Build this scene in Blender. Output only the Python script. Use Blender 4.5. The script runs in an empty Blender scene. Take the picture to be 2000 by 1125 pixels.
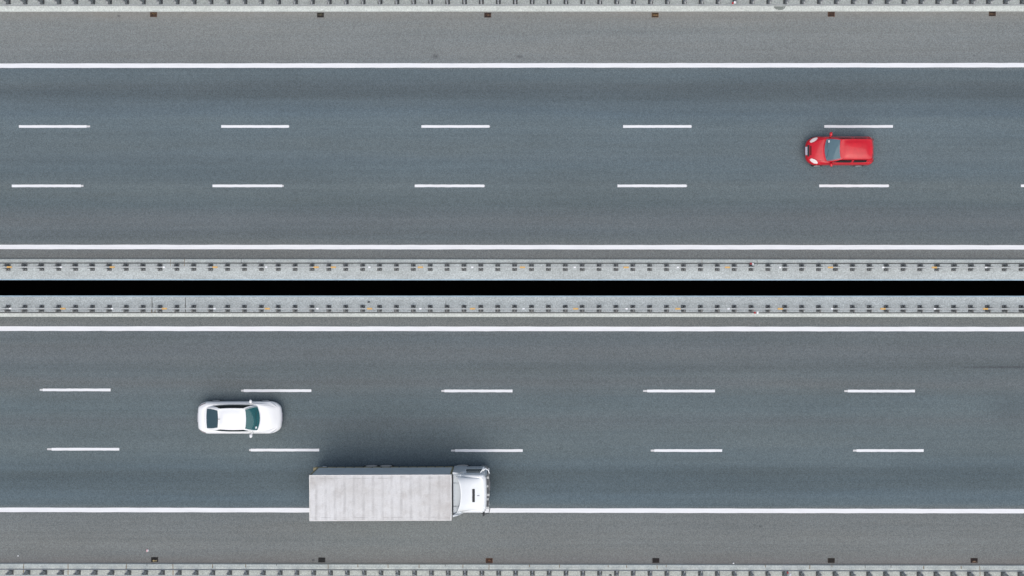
import bpy, bmesh, math, random
from mathutils import Vector, Matrix
from mathutils.bvhtree import BVHTree

random.seed(11)
R = math.radians
scene = bpy.context.scene
COL = scene.collection

# ------------------------------------------------------------------ plan scale
S = 0.0304            # metres of road per plan unit (plan: 2000 x 1125 units)
H = 70.0              # height of the drone
def PX(u, z=0.0): return (u - 1000.0) * S * (H - z) / H
def PY(v, z=0.0): return (562.5 - v) * S * (H - z) / H

def lin(c):
    out = []
    for v in c[:3]:
        v = v / 255.0
        out.append(v / 12.92 if v <= 0.04045 else ((v + 0.055) / 1.055) ** 2.4)
    return out

# ------------------------------------------------------------------ materials
class NT:
    def __init__(self, name):
        self.m = bpy.data.materials.new(name)
        self.m.use_nodes = True
        self.t = self.m.node_tree
        self.t.nodes.clear()
        self.out = self.t.nodes.new('ShaderNodeOutputMaterial')
    def n(self, typ, **kw):
        nd = self.t.nodes.new(typ)
        ins = kw.pop('ins', {})
        for k, v in kw.items(): setattr(nd, k, v)
        for k, v in ins.items(): self.s(nd.inputs[k], v)
        return nd
    def s(self, sock, v):
        if hasattr(v, 'is_output'): self.t.links.new(v, sock)
        else: sock.default_value = v
    def math(self, op, a, b=0.0, c=None, clamp=False):
        nd = self.n('ShaderNodeMath', operation=op, use_clamp=clamp)
        self.s(nd.inputs[0], a); self.s(nd.inputs[1], b)
        if c is not None: self.s(nd.inputs[2], c)
        return nd.outputs[0]
    def ramp(self, fac, stops, interp='LINEAR'):
        nd = self.n('ShaderNodeValToRGB')
        cr = nd.color_ramp; cr.interpolation = interp
        while len(cr.elements) < len(stops): cr.elements.new(0.5)
        for e, (p, c) in zip(cr.elements, stops):
            e.position = p
            e.color = (*c, 1) if hasattr(c, '__len__') else (c, c, c, 1)
        self.s(nd.inputs[0], fac)
        return nd.outputs[0]
    def maprange(self, v, a, b, c, d, smooth=False):
        nd = self.n('ShaderNodeMapRange', clamp=True)
        if smooth: nd.interpolation_type = 'SMOOTHSTEP'
        for k, x in zip(('Value', 'From Min', 'From Max', 'To Min', 'To Max'), (v, a, b, c, d)):
            self.s(nd.inputs[k], x)
        return nd.outputs[0]
    def mix(self, fac, a, b, blend='MIX'):
        nd = self.n('ShaderNodeMix', data_type='RGBA', blend_type=blend)
        self.s(nd.inputs[0], fac)
        for sock, v in ((nd.inputs[6], a), (nd.inputs[7], b)):
            if not hasattr(v, 'is_output') and len(v) == 3: v = (*v, 1)
            self.s(sock, v)
        return nd.outputs[2]
    def coord(self, scale=(1, 1, 1), loc=(0, 0, 0)):
        tc = self.n('ShaderNodeTexCoord')
        mp = self.n('ShaderNodeMapping', ins={'Scale': scale, 'Location': loc})
        self.t.links.new(tc.outputs['Object'], mp.inputs['Vector'])
        return mp.outputs[0]
    def noise(self, vec, scale=1.0, detail=2.0, rough=0.5, color=False):
        nd = self.n('ShaderNodeTexNoise', ins={'Vector': vec, 'Scale': scale, 'Detail': detail, 'Roughness': rough})
        return nd.outputs['Color' if color else 'Fac']
    def bsdf(self, base, rough=0.8, metal=0.0, spec=0.5, coat=0.0, bump=None, bump_d=0.01, bump_s=0.5):
        b = self.n('ShaderNodeBsdfPrincipled')
        if not hasattr(base, 'is_output') and len(base) == 3: base = (*base, 1)
        self.s(b.inputs['Base Color'], base); self.s(b.inputs['Roughness'], rough)
        self.s(b.inputs['Metallic'], metal); self.s(b.inputs['Specular IOR Level'], spec)
        self.s(b.inputs['Coat Weight'], coat); b.inputs['Coat Roughness'].default_value = 0.04
        if bump is not None:
            bp = self.n('ShaderNodeBump', ins={'Strength': bump_s, 'Distance': bump_d, 'Height': bump})
            self.t.links.new(bp.outputs[0], b.inputs['Normal'])
        self.t.links.new(b.outputs[0], self.out.inputs[0])
        return self.m

def mat_simple(name, col, rough=0.6, metal=0.0, var=0.12, scale=8.0, coat=0.0, spec=0.5):
    t = NT(name)
    nz = t.noise(t.coord(), scale, 3.0, 0.6)
    f = t.maprange(nz, 0.25, 0.75, 1 - var, 1 + var)
    c = t.mix(1.0, col, t.n('ShaderNodeCombineColor', ins={0: f, 1: f, 2: f}).outputs[0], 'MULTIPLY')
    return t.bsdf(c, rough, metal, spec, coat)

ALB = 0.88            # reference tone -> albedo
GAIN = (0.965, 1.01, 0.972)
def alb(col): return [c * ALB * k for c, k in zip(lin(col), GAIN)]

def mat_asphalt(name, v0, v1, profile, kerb_v, kerb_w, spots, dust_k, dust_a, dust_b):
    """worn asphalt: tone bands that run along the lanes, wheel polish, grit, dust by the kerb"""
    t = NT(name)
    sep = t.n('ShaderNodeSeparateXYZ'); t.t.links.new(t.coord(), sep.inputs[0])
    y = sep.outputs[1]
    wob = t.noise(t.coord((0.035, 0.8, 1)), 1.0, 3.0, 0.6)
    yw = t.math('ADD', y, t.math('MULTIPLY', t.math('SUBTRACT', wob, 0.5), 0.9))
    fac = t.maprange(yw, PY(v0), PY(v1), 0.0, 1.0)
    stops = [((v - v0) / (v1 - v0), alb(col)) for v, col in profile]
    base = t.ramp(fac, stops)
    # long streaks left by traffic and the paver
    st1 = t.noise(t.coord((0.02, 2.6, 1)), 1.0, 4.0, 0.65)
    st2 = t.noise(t.coord((0.05, 9.0, 1), (3, 7, 0)), 1.0, 3.0, 0.6)
    st3 = t.noise(t.coord((0.11, 0.34, 1), (9, 1, 0)), 1.0, 3.0, 0.55)
    f = t.math('MULTIPLY', t.maprange(st1, 0.25, 0.75, 0.92, 1.08), t.maprange(st2, 0.25, 0.75, 0.975, 1.025))
    f = t.math('MULTIPLY', f, t.maprange(st3, 0.25, 0.75, 0.94, 1.06))
    # grit
    g1 = t.noise(t.coord(), 16.0, 3.0, 0.75)
    g2 = t.noise(t.coord((1, 1, 1), (5, 3, 1)), 34.0, 1.0, 0.5)
    vo = t.n('ShaderNodeTexVoronoi', ins={'Vector': t.coord(), 'Scale': 24.0})
    chip = t.maprange(t.n('ShaderNodeSeparateColor', ins={0: vo.outputs['Color']}).outputs[0], 0.0, 1.0, 0.78, 1.22)
    f = t.math('MULTIPLY', f, t.maprange(g1, 0.3, 0.7, 0.84, 1.16))
    f = t.math('MULTIPLY', f, t.maprange(g2, 0.25, 0.75, 0.78, 1.22))
    f = t.math('MULTIPLY', f, chip)
    col = t.mix(1.0, base, t.n('ShaderNodeCombineColor', ins={0: f, 1: f, 2: f}).outputs[0], 'MULTIPLY')
    # slight hue drift: bluish bitumen against brown-grey stone
    hue = t.noise(t.coord((0.09, 1.1, 1), (2, 8, 4)), 1.0, 4.0, 0.6)
    col = t.mix(1.0, col, t.ramp(hue, [(0.3, (0.985, 1.0, 1.02)), (0.7, (1.018, 0.998, 0.985))]), 'MULTIPLY')
    hg = t.noise(t.coord((1, 1, 1), (1, 9, 2)), 18.0, 1.0, 0.5)
    col = t.mix(1.0, col, t.ramp(hg, [(0.25, (0.95, 1.01, 1.06)), (0.75, (1.06, 1.0, 0.95))]), 'MULTIPLY')
    # sand and dust washed against the outer kerb
    dn = t.noise(t.coord((0.22, 0.9, 1), (4, 4, 0)), 1.0, 5.0, 0.7)
    band = t.maprange(t.math('ABSOLUTE', t.math('SUBTRACT', y, PY(kerb_v))), 0.0, kerb_w, 1.0, 0.0, True)
    dm = t.math('MULTIPLY', band, t.maprange(dn, 0.3, 0.68, 0.15, 1.0), clamp=True)
    dust = t.noise(t.coord(), 20.0, 3.0, 0.7)
    dcol = t.ramp(dust, [(0.3, alb(dust_a)), (0.7, alb(dust_b))])
    col = t.mix(t.math('MULTIPLY', dm, dust_k), col, dcol)
    # oil spots and scuffs
    for (su, sv, ru, rv, k) in spots:
        mx = t.math('DIVIDE', t.math('SUBTRACT', sep.outputs[0], PX(su)), ru * S)
        my = t.math('DIVIDE', t.math('SUBTRACT', y, PY(sv)), rv * S)
        d = t.math('SQRT', t.math('ADD', t.math('MULTIPLY', mx, mx), t.math('MULTIPLY', my, my)))
        d = t.math('ADD', d, t.math('MULTIPLY', t.math('SUBTRACT', t.noise(t.coord(), 5.0, 4.0, 0.7), 0.5), 1.6))
        m = t.maprange(d, 0.2, 1.0, k, 0.0, True)
        col = t.mix(m, col, lin((62, 62, 66)))
    return t.bsdf(col, 0.86, 0.0, 0.28, bump=g1, bump_d=0.006, bump_s=0.35)

def mat_concrete(name, col, stain=(0.82, 0.8, 0.78), rough=0.85, amt=0.16):
    t = NT(name)
    n1 = t.noise(t.coord((0.9, 2.2, 3)), 1.0, 6.0, 0.7)
    n2 = t.noise(t.coord(), 13.0, 4.0, 0.8)
    n3 = t.noise(t.coord((0.12, 1.5, 1), (3, 1, 2)), 1.0, 3.0, 0.6)
    f = t.math('MULTIPLY', t.maprange(n1, 0.25, 0.75, 1 - amt * 0.35, 1 + amt * 0.35), t.maprange(n2, 0.28, 0.72, 1 - amt, 1 + amt))
    c = t.mix(1.0, alb(col), t.n('ShaderNodeCombineColor', ins={0: f, 1: f, 2: f}).outputs[0], 'MULTIPLY')
    c = t.mix(t.maprange(n3, 0.45, 0.75, 0.0, 0.55), c, t.mix(1.0, c, stain, 'MULTIPLY'))
    # pitting
    vo = t.n('ShaderNodeTexVoronoi', ins={'Vector': t.coord(), 'Scale': 5.0})
    fl = t.n('ShaderNodeTexVoronoi', ins={'Vector': t.coord((1, 1, 1), (3, 2, 1)), 'Scale': 8.0})
    fp = t.math('MULTIPLY', t.maprange(fl.outputs['Distance'], 0.10, 0.2, 0.6, 0.0), t.math('GREATER_THAN', t.n('ShaderNodeSeparateColor', ins={0: fl.outputs['Color']}).outputs[0], 0.6))
    c = t.mix(fp, c, (0.72, 0.73, 0.73))
    pit = t.maprange(vo.outputs['Distance'], 0.05, 0.12, 0.35, 0.0)
    c = t.mix(pit, c, lin((120, 116, 110)))
    return t.bsdf(c, rough, 0.0, 0.3, bump=n2, bump_d=0.004, bump_s=0.4)

def calm(profile):
    """damp the colour swings between neighbouring bands"""
    out = []
    for v, c in profile:
        l = (c[0] + c[1] + c[2]) / 3
        out.append((v, tuple((.52 * a + .48 * l * k) for a, k in zip(c, (.94, 1.01, 1.045))) if l < 118 else tuple((.3 * a + .7 * (l + 2.5) * k) for a, k in zip(c, (.985, 1.004, 1.014)))))
    return out

def mat_paintline(name):
    t = NT(name)
    n1 = t.noise(t.coord((0.8, 6, 1)), 1.0, 4.0, 0.7)
    n2 = t.noise(t.coord(), 24.0, 3.0, 0.7)
    wear = t.math('ADD', t.math('MULTIPLY', n1, 0.55), t.math('MULTIPLY', n2, 0.45))
    c = t.ramp(wear, [(0.34, (0.70, 0.71, 0.73)), (0.52, (0.80, 0.81, 0.83)), (0.7, (0.84, 0.85, 0.87))])
    return t.bsdf(c, 0.6, 0.0, 0.4)

def mat_glass(name, tint, trans):
    t = NT(name)
    tr = t.n('ShaderNodeBsdfTransparent', ins={'Color': (*trans, 1)})
    gl = t.n('ShaderNodeBsdfGlossy', ins={'Color': (0.85, 0.95, 0.97, 1), 'Roughness': 0.03})
    df = t.n('ShaderNodeBsdfDiffuse', ins={'Color': (*tint, 1)})
    a = t.n('ShaderNodeMixShader', ins={0: 0.45}); t.t.links.new(tr.outputs[0], a.inputs[1]); t.t.links.new(df.outputs[0], a.inputs[2])
    lw = t.n('ShaderNodeFresnel', ins={'IOR': 1.55})
    b = t.n('ShaderNodeMixShader'); t.t.links.new(lw.outputs[0], b.inputs[0])
    t.t.links.new(a.outputs[0], b.inputs[1]); t.t.links.new(gl.outputs[0], b.inputs[2])
    t.t.links.new(b.outputs[0], t.out.inputs[0])
    return t.m

BOW = 0.53
def mat_tarp(name):
    """dirty off-white tarpaulin pulled over cross bows"""
    t = NT(name)
    n1 = t.noise(t.coord((0.35, 0.7, 1)), 1.0, 5.0, 0.65)
    n2 = t.noise(t.coord((6.0, 0.8, 1), (2, 3, 1)), 1.0, 3.0, 0.6)
    n3 = t.noise(t.coord((1.6, 1.6, 1), (7, 1, 3)), 1.0, 5.0, 0.7)
    n4 = t.noise(t.coord(), 18.0, 2.0, 0.6)
    c = t.ramp(n1, [(0.3, (0.56, 0.545, 0.53)), (0.5, (0.66, 0.655, 0.65)), (0.7, (0.72, 0.72, 0.725))])
    c = t.mix(t.maprange(n2, 0.5, 0.72, 0.0, 0.35), c, (0.47, 0.465, 0.46))
    c = t.mix(t.maprange(n3, 0.5, 0.72, 0.0, 0.5), c, (0.43, 0.405, 0.385))
    sep = t.n('ShaderNodeSeparateXYZ'); t.t.links.new(t.coord(), sep.inputs[0])
    wob = t.math('MULTIPLY', t.math('SUBTRACT', n3, 0.5), 0.10)
    ph = t.math('MULTIPLY', t.math('ADD', sep.outputs[0], wob), 2 * math.pi / BOW)
    rib = t.maprange(t.math('SINE', ph), 0.25, 1.0, 0.0, 1.0, True)
    pick = t.maprange(t.noise(t.coord((2.2, 0.9, 1), (1, 5, 2)), 1.0, 3.0, 0.6), 0.36, 0.64, 0.05, 1.0)
    c = t.mix(t.math('MULTIPLY', t.math('MULTIPLY', rib, pick), 0.58), c, (0.42, 0.41, 0.405))
    foul = t.math('MULTIPLY', t.maprange(sep.outputs[0], 0.5, 3.8, 0.0, 0.5, True), t.maprange(n1, 0.35, 0.65, 1.0, 0.3))
    c = t.mix(foul, c, (0.47, 0.435, 0.41))
    hem = t.maprange(t.math('ABSOLUTE', t.math('SUBTRACT', t.math('ABSOLUTE', sep.outputs[1]), 1.10)), 0.012, 0.035, 1.0, 0.0)
    hn = t.maprange(t.noise(t.coord((1.5, 3, 1), (8, 2, 2)), 1.0, 3.0, 0.6), 0.42, 0.6, 0.0, 0.6)
    c = t.mix(t.math('MULTIPLY', hem, hn), c, (0.36, 0.35, 0.34))
    f = t.maprange(n4, 0.25, 0.75, 0.92, 1.08)
    c = t.mix(1.0, c, t.n('ShaderNodeCombineColor', ins={0: f, 1: f, 2: f}).outputs[0], 'MULTIPLY')
    return t.bsdf(c, 0.7, 0.0, 0.35)

def mat_carpaint(name, col, rough=0.28, coat=0.7, var=0.05):
    t = NT(name)
    n = t.noise(t.coord(), 2.2, 4.0, 0.65)
    f = t.maprange(n, 0.3, 0.7, 1 - var, 1 + var)
    c = t.mix(1.0, col, t.n('ShaderNodeCombineColor', ins={0: f, 1: f, 2: f}).outputs[0], 'MULTIPLY')
    return t.bsdf(c, rough, 0.0, 0.5, coat)

M = {}
UP_PROFILE = [(-20, (140, 136, 134)), (24, (138, 134, 132)), (38, (136, 135, 135)), (70, (132, 133, 135)), (105, (130, 132, 136)), (120, (126, 129, 134)),
    (128, (118, 124, 131)), (136, (99, 112, 123)), (155, (99, 111, 121)), (166, (94, 103, 112)), (188, (92, 102, 111)), (203, (97, 110, 122)), (222, (97, 113, 128)),
    (236, (104, 118, 129)), (262, (104, 117, 127)), (285, (103, 114, 122)), (305, (103, 115, 125)), (330, (99, 113, 124)), (346, (100, 112, 121)), (362, (106, 115, 121)),
    (382, (104, 114, 120)), (398, (98, 109, 116)), (415, (105, 111, 118)), (432, (111, 113, 119)), (450, (106, 111, 118)), (466, (106, 111, 116)), (477, (116, 116, 119)),
    (490, (123, 123, 126)), (506, (126, 124, 124)), (540, (126, 124, 124))]
LO_PROFILE = [(590, (116, 116, 115)), (620, (118, 117, 115)), (634, (121, 120, 119)), (648, (110, 113, 118)), (665, (106, 111, 117)), (682, (112, 113, 118)), (700, (111, 113, 118)), (712, (104, 109, 114)),
    (728, (106, 112, 117)), (748, (112, 113, 117)), (763, (107, 113, 118)), (778, (102, 113, 120)), (800, (102, 114, 121)), (824, (106, 112, 118)), (845, (103, 113, 119)), (868, (106, 116, 122)),
    (890, (101, 114, 122)), (908, (96, 111, 122)), (921, (89, 102, 111)), (940, (88, 102, 112)), (953, (90, 104, 114)), (968, (95, 111, 124)), (984, (97, 112, 123)), (996, (112, 119, 124)),
    (1008, (118, 122, 126)), (1030, (121, 123, 125)), (1060, (124, 125, 126)), (1084, (126, 125, 126)), (1102, (130, 124, 124)), (1130, (130, 124, 124))]
UP_PROFILE, LO_PROFILE = calm(UP_PROFILE), calm(LO_PROFILE)
M['asphalt_up'] = mat_asphalt('worn_asphalt_upper', -20, 540, UP_PROFILE, 23, 0.8,
    [(850, 110, 10, 6, 0.5), (1014, 110, 10, 5, 0.42), (232, 31, 4, 3, 0.6), (1902, 109, 4, 3, 0.4)], 0.48, (132, 125, 121), (166, 157, 151))
M['asphalt_lo'] = mat_asphalt('worn_asphalt_lower', 590, 1130, LO_PROFILE, 1102, 0.7,
    [(1960, 717, 120, 4, 0.42), (612, 1094, 4, 4, 0.6), (1484, 1028, 4, 3, 0.4), (1975, 800, 60, 40, 0.2)], 0.40, (132, 124, 123), (156, 146, 145))
M['line'] = mat_paintline('road_marking_paint')
M['line_worn'] = mat_simple('worn_marking_paint', (0.60, 0.60, 0.61), 0.7, var=0.2, scale=20)
M['kerb'] = mat_concrete('kerb_concrete', (222, 223, 221), amt=0.3)
M['plinth'] = mat_concrete('plinth_concrete', (198, 201, 204), amt=0.42)
M['plinth_outer'] = mat_concrete('outer_plinth_concrete', (198, 199, 196), amt=0.42)
M['rust_joint'] = mat_simple('rust_stained_joint', (0.27, 0.19, 0.10), 0.9, var=0.35, scale=14)
M['crack'] = mat_simple('dark_joint', (0.10, 0.10, 0.095), 0.9, var=0.3, scale=14)
M['girder'] = mat_concrete('girder_concrete', (120, 120, 118))
M['patch'] = mat_concrete('damp_concrete', (140, 144, 142))
M['fringe'] = mat_simple('blue_edge_fringe', (0.36, 0.50, 0.60), 0.5, 0.0, 0.15, 3)  # bluish tint of the lens colour fringe along the deck edges
M['galv'] = mat_simple('galvanised_steel', (0.43, 0.45, 0.445), 0.7, 0.0, 0.14, 6)
M['rail_dark'] = mat_simple('dark_rail_steel', (0.21, 0.215, 0.21), 0.7, 0.1, 0.25, 6)  # darker grey for the median lower rails, post flanges and truck bumper
M['visor_grey'] = mat_simple('grey_visor_plastic', (0.07, 0.075, 0.08), 0.6)
M['galv_light'] = mat_simple('pale_painted_panel', (0.60, 0.65, 0.69), 0.5, 0, 0.08, 3)
M['galv_post'] = mat_simple('galvanised_post_steel', (0.40, 0.415, 0.42), 0.55, 0.25, 0.2, 10)
M['plate'] = mat_simple('weathered_base_plate', (0.085, 0.092, 0.092), 0.7, 0.1, 0.35, 18)
M['gusset'] = mat_simple('galvanised_gusset', (0.34, 0.35, 0.36), 0.6, 0.15, 0.25, 10)
M['amber'] = mat_simple('amber_reflector', (0.68, 0.40, 0.12), 0.4, 0, 0.1, 10)
M['whiteref'] = mat_simple('white_reflector', (0.84, 0.85, 0.86), 0.35, 0, 0.04, 10)
M['red_plastic'] = mat_simple('red_reflector', (0.45, 0.02, 0.03), 0.4, 0, 0.1, 10)
M['pink_litter'] = mat_simple('pink_paper', (0.78, 0.45, 0.50), 0.7, 0, 0.1, 10)
M['black'] = mat_simple('pit_shade_black', (0.012, 0.012, 0.012), 0.9, 0, 0.2, 10)
M['rubber'] = mat_simple('tyre_rubber', (0.022, 0.022, 0.024), 0.85, 0, 0.2, 12)
M['dark_plastic'] = mat_simple('dark_trim_plastic', (0.03, 0.032, 0.035), 0.6, 0, 0.2, 12)
M['rim'] = mat_simple('alloy_rim', (0.58, 0.59, 0.60), 0.35, 0.6, 0.1, 10)
M['steel_rim'] = mat_simple('painted_truck_rim', (0.55, 0.53, 0.50), 0.55, 0.2, 0.15, 10)
M['white_paint'] = mat_carpaint('white_car_paint', (0.86, 0.865, 0.87), 0.3, 0.6, 0.012)
M['cab_paint'] = mat_carpaint('white_cab_paint', (0.86, 0.885, 0.895), 0.3, 0.7, 0.02)
M['red_paint'] = mat_carpaint('red_car_paint', (0.62, 0.006, 0.018), 0.36, 0.45, 0.14)
M['seam_red'] = mat_simple('panel_gap_dark_red', (0.14, 0.004, 0.008), 0.7)
M['seam_grey'] = mat_simple('panel_gap_grey', (0.34, 0.35, 0.37), 0.7)
M['glass_green'] = mat_glass('green_tinted_glass', (0.045, 0.23, 0.245), (0.25, 0.58, 0.58))
M['glass_grey'] = mat_glass('grey_tinted_glass', (0.10, 0.18, 0.215), (0.12, 0.17, 0.2))
M['glass_blue'] = mat_glass('blue_grey_glass', (0.25, 0.40, 0.47), (0.5, 0.65, 0.7))
M['glass_dark'] = mat_glass('dark_side_glass', (0.006, 0.008, 0.010), (0.05, 0.06, 0.06))
M['lamp'] = mat_simple('headlamp_lens', (0.78, 0.70, 0.68), 0.15, 0, 0.15, 9, coat=0.5)
M['lamp_grey'] = mat_simple('headlamp_lens_grey', (0.50, 0.53, 0.56), 0.15, 0, 0.15, 9, coat=0.5)
M['tail'] = mat_simple('tail_lamp_lens', (0.13, 0.012, 0.015), 0.2, 0, 0.1, 9, coat=0.5)
M['plate_white'] = mat_simple('number_plate_white', (0.42, 0.40, 0.47), 0.5, 0, 0.06, 9)
M['seat'] = mat_simple('seat_fabric', (0.055, 0.056, 0.060), 0.9, 0, 0.2, 9)
M['beige_seat'] = mat_simple('beige_seat_fabric', (0.26, 0.21, 0.14), 0.9, 0, 0.2, 9)
M['dash'] = mat_simple('dashboard_plastic', (0.028, 0.035, 0.038), 0.8, 0, 0.2, 9)
M['sticker'] = mat_simple('windscreen_sticker', (0.75, 0.78, 0.8), 0.5, 0, 0.05, 9)
M['tarp'] = mat_tarp('dirty_white_tarp')
M['tarp_edge'] = mat_simple('tarp_edge_hem', (0.70, 0.69, 0.67), 0.7, 0, 0.12, 5)
M['side_tarp'] = mat_simple('grey_side_curtain', (0.62, 0.67, 0.68), 0.65, 0, 0.1, 2.5)
M['olive'] = mat_simple('olive_side_rail', (0.30, 0.26, 0.15), 0.7, 0, 0.25, 6)
M['chassis'] = mat_simple('chassis_black', (0.03, 0.03, 0.032), 0.7, 0, 0.3, 6)
M['soil'] = mat_simple('gap_shade_soil', (0.0035, 0.004, 0.0035), 0.95, 0, 0.5, 0.4, spec=0.1)  # near black: the deep shade of the gap is put into this colour

# ------------------------------------------------------------------ mesh tools
def link(name, bm, mats, parent=None, smooth=False):
    me = bpy.data.meshes.new(name)
    bm.normal_update()
    bm.to_mesh(me); bm.free()
    if not isinstance(mats, (list, tuple)): mats = [mats]
    for m in mats: me.materials.append(m)
    if smooth:
        for p in me.polygons: p.use_smooth = True
    o = bpy.data.objects.new(name, me)
    COL.objects.link(o)
    if parent is not None: o.parent = parent
    return o

def empty(name, loc=(0, 0, 0), rz=0.0):
    o = bpy.data.objects.new(name, None)
    o.empty_display_size = 0.2
    o.location = loc; o.rotation_euler = (0, 0, rz)
    COL.objects.link(o)
    return o

def tag(o, label, cat, group=None):
    o['label'] = label; o['category'] = cat; o['kind'] = 'thing'
    if group: o['group'] = group
    return o

def box(bm, x0, x1, y0, y1, z0, z1, mi=0, bevel=0.0, seg=2):
    vs = [bm.verts.new(p) for p in ((x0, y0, z0), (x1, y0, z0), (x1, y1, z0), (x0, y1, z0), (x0, y0, z1), (x1, y0, z1), (x1, y1, z1), (x0, y1, z1))]
    fs = [bm.faces.new([vs[i] for i in q]) for q in ((3, 2, 1, 0), (4, 5, 6, 7), (0, 1, 5, 4), (1, 2, 6, 5), (2, 3, 7, 6), (3, 0, 4, 7))]
    for f in fs: f.material_index = mi
    if bevel > 0:
        es = list({e for f in fs for e in f.edges})
        r = bmesh.ops.bevel(bm, geom=es, offset=bevel, segments=seg, profile=0.5, affect='EDGES')
        for f in r['faces']: f.material_index = mi
    return vs

def quad(bm, pts, mi=0):
    f = bm.faces.new([bm.verts.new(p) for p in pts]); f.material_index = mi
    return f

def poly_prism(bm, pts, z0, z1, mi=0):
    lo = [bm.verts.new((p[0], p[1], z0)) for p in pts]
    hi = [bm.verts.new((p[0], p[1], z1)) for p in pts]
    n = len(pts)
    fs = [bm.faces.new(hi), bm.faces.new(lo[::-1])]
    for i in range(n):
        fs.append(bm.faces.new((lo[i], lo[(i + 1) % n], hi[(i + 1) % n], hi[i])))
    for f in fs: f.material_index = mi

def tube(bm, pts, r, n=6, mi=0):
    pts = [Vector(p) for p in pts]
    rings = []
    for i, p in enumerate(pts):
        d = (pts[min(i + 1, len(pts) - 1)] - pts[max(i - 1, 0)]).normalized()
        up = Vector((0, 0, 1)) if abs(d.z) < 0.9 else Vector((1, 0, 0))
        a = d.cross(up).normalized(); b = a.cross(d)
        rings.append([bm.verts.new(p + r * (math.cos(6.2832 * k / n) * a + math.sin(6.2832 * k / n) * b)) for k in range(n)])
    for q, w in zip(rings, rings[1:]):
        for k in range(n):
            bm.faces.new((q[k], q[(k + 1) % n], w[(k + 1) % n], w[k])).material_index = mi
    bm.faces.new(rings[0][::-1]).material_index = mi
    bm.faces.new(rings[-1]).material_index = mi

def cyl_y(bm, c, r, y0, y1, n=24, mi=0, r2=None):
    r2 = r if r2 is None else r2
    a = [bm.verts.new((c[0] + r * math.cos(6.2832 * k / n), y0, c[1] + r * math.sin(6.2832 * k / n))) for k in range(n)]
    b = [bm.verts.new((c[0] + r2 * math.cos(6.2832 * k / n), y1, c[1] + r2 * math.sin(6.2832 * k / n))) for k in range(n)]
    fs = [bm.faces.new(a), bm.faces.new(b[::-1])]
    for k in range(n): fs.append(bm.faces.new((a[k], b[k], b[(k + 1) % n], a[(k + 1) % n])))
    for f in fs: f.material_index = mi

# ------------------------------------------------------------------ ground far below
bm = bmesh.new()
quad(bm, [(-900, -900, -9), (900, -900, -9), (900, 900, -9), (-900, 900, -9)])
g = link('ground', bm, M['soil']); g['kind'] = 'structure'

# ------------------------------------------------------------------ roads and markings
XE = 160.0
LINE_W = 8.7 * S

def sl(v, slope):                      # a line that drifts by slope (plan units over 2000)
    return lambda x: PY(v) - slope * S * (x / (2000 * S))

def strip(bm, f0, f1, z0, z1, x0=-XE, x1=XE, n=1, mi=0):
    """a long solid strip along x between two edge functions"""
    for i in range(n):
        a, b = x0 + (x1 - x0) * i / n, x0 + (x1 - x0) * (i + 1) / n
        lo = [bm.verts.new((x, f(x), z0)) for x, f in ((a, f1), (b, f1), (b, f0), (a, f0))]
        hi = [bm.verts.new((x, f(x), z1)) for x, f in ((a, f1), (b, f1), (b, f0), (a, f0))]
        fs = [bm.faces.new(hi), bm.faces.new(lo[::-1])]
        for k in range(4): fs.append(bm.faces.new((lo[k], lo[(k + 1) % 4], hi[(k + 1) % 4], hi[k])))
        for f in fs: f.material_index = mi

def make_road(name_mat, e0, e1, lines, dashes, tail_right):
    bm = bmesh.new()
    xs = [-XE + 2 * XE * i / 16 for i in range(17)]
    for a, b in zip(xs, xs[1:]):
        quad(bm, [(a, e1(a), 0), (b, e1(b), 0), (b, e0(b), 0), (a, e0(a), 0)])
    bmesh.ops.remove_doubles(bm, verts=bm.verts, dist=1e-5)
    rd = link('road', bm, name_mat); rd['kind'] = 'structure'
    for (v, slope, w) in lines:
        c = sl(v, slope)
        b2 = bmesh.new()
        rng = random.Random(int(v))
        n = 420
        pu, pl = [], []
        for i in range(n + 1):
            x = -XE + 2 * XE * i / n
            pu.append(b2.verts.new((x, c(x) + w / 2 + rng.uniform(-.008, .008), 0.004)))
            pl.append(b2.verts.new((x, c(x) - w / 2 + rng.uniform(-.008, .008), 0.004)))
        for i in range(n): b2.faces.new((pl[i], pl[i + 1], pu[i + 1], pu[i]))
        link('edge_line', b2, M['line'], rd)
    for (u0, u1, v, tail) in dashes:
        b2 = bmesh.new()
        x0, x1, y = PX(u0), PX(u1), PY(v)
        w = 5.1 * S / 2
        rng = random.Random(int(u0 * 7 + v))
        tl = tail * S
        a, b = (x0, x1 - tl) if tail_right else (x0 + tl, x1)
        pts = []
        n = 18
        for i in range(n + 1): pts.append((a + (b - a) * i / n, y - w + rng.uniform(-.006, .006)))
        for i in range(n + 1): pts.append((b - (b - a) * i / n, y + w + rng.uniform(-.006, .006)))
        f = b2.faces.new([b2.verts.new((p[0], p[1], 0.004)) for p in pts])
        if tl > 0.03:                   # thin worn end where the sprayer ran out
            p0, p1 = (b, x1) if tail_right else (a, x0)
            ww = w * 0.72
            q = [(p0, y - ww), (p1, y - ww * .95), (p1, y + ww * .95), (p0, y + ww)]
            if not tail_right: q = q[::-1]
            f2 = b2.faces.new([b2.verts.new((p[0], p[1], 0.004)) for p in q]); f2.material_index = 1
        link('lane_dash', b2, [M['line'], M['line_worn']], rd)
    return rd

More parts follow.
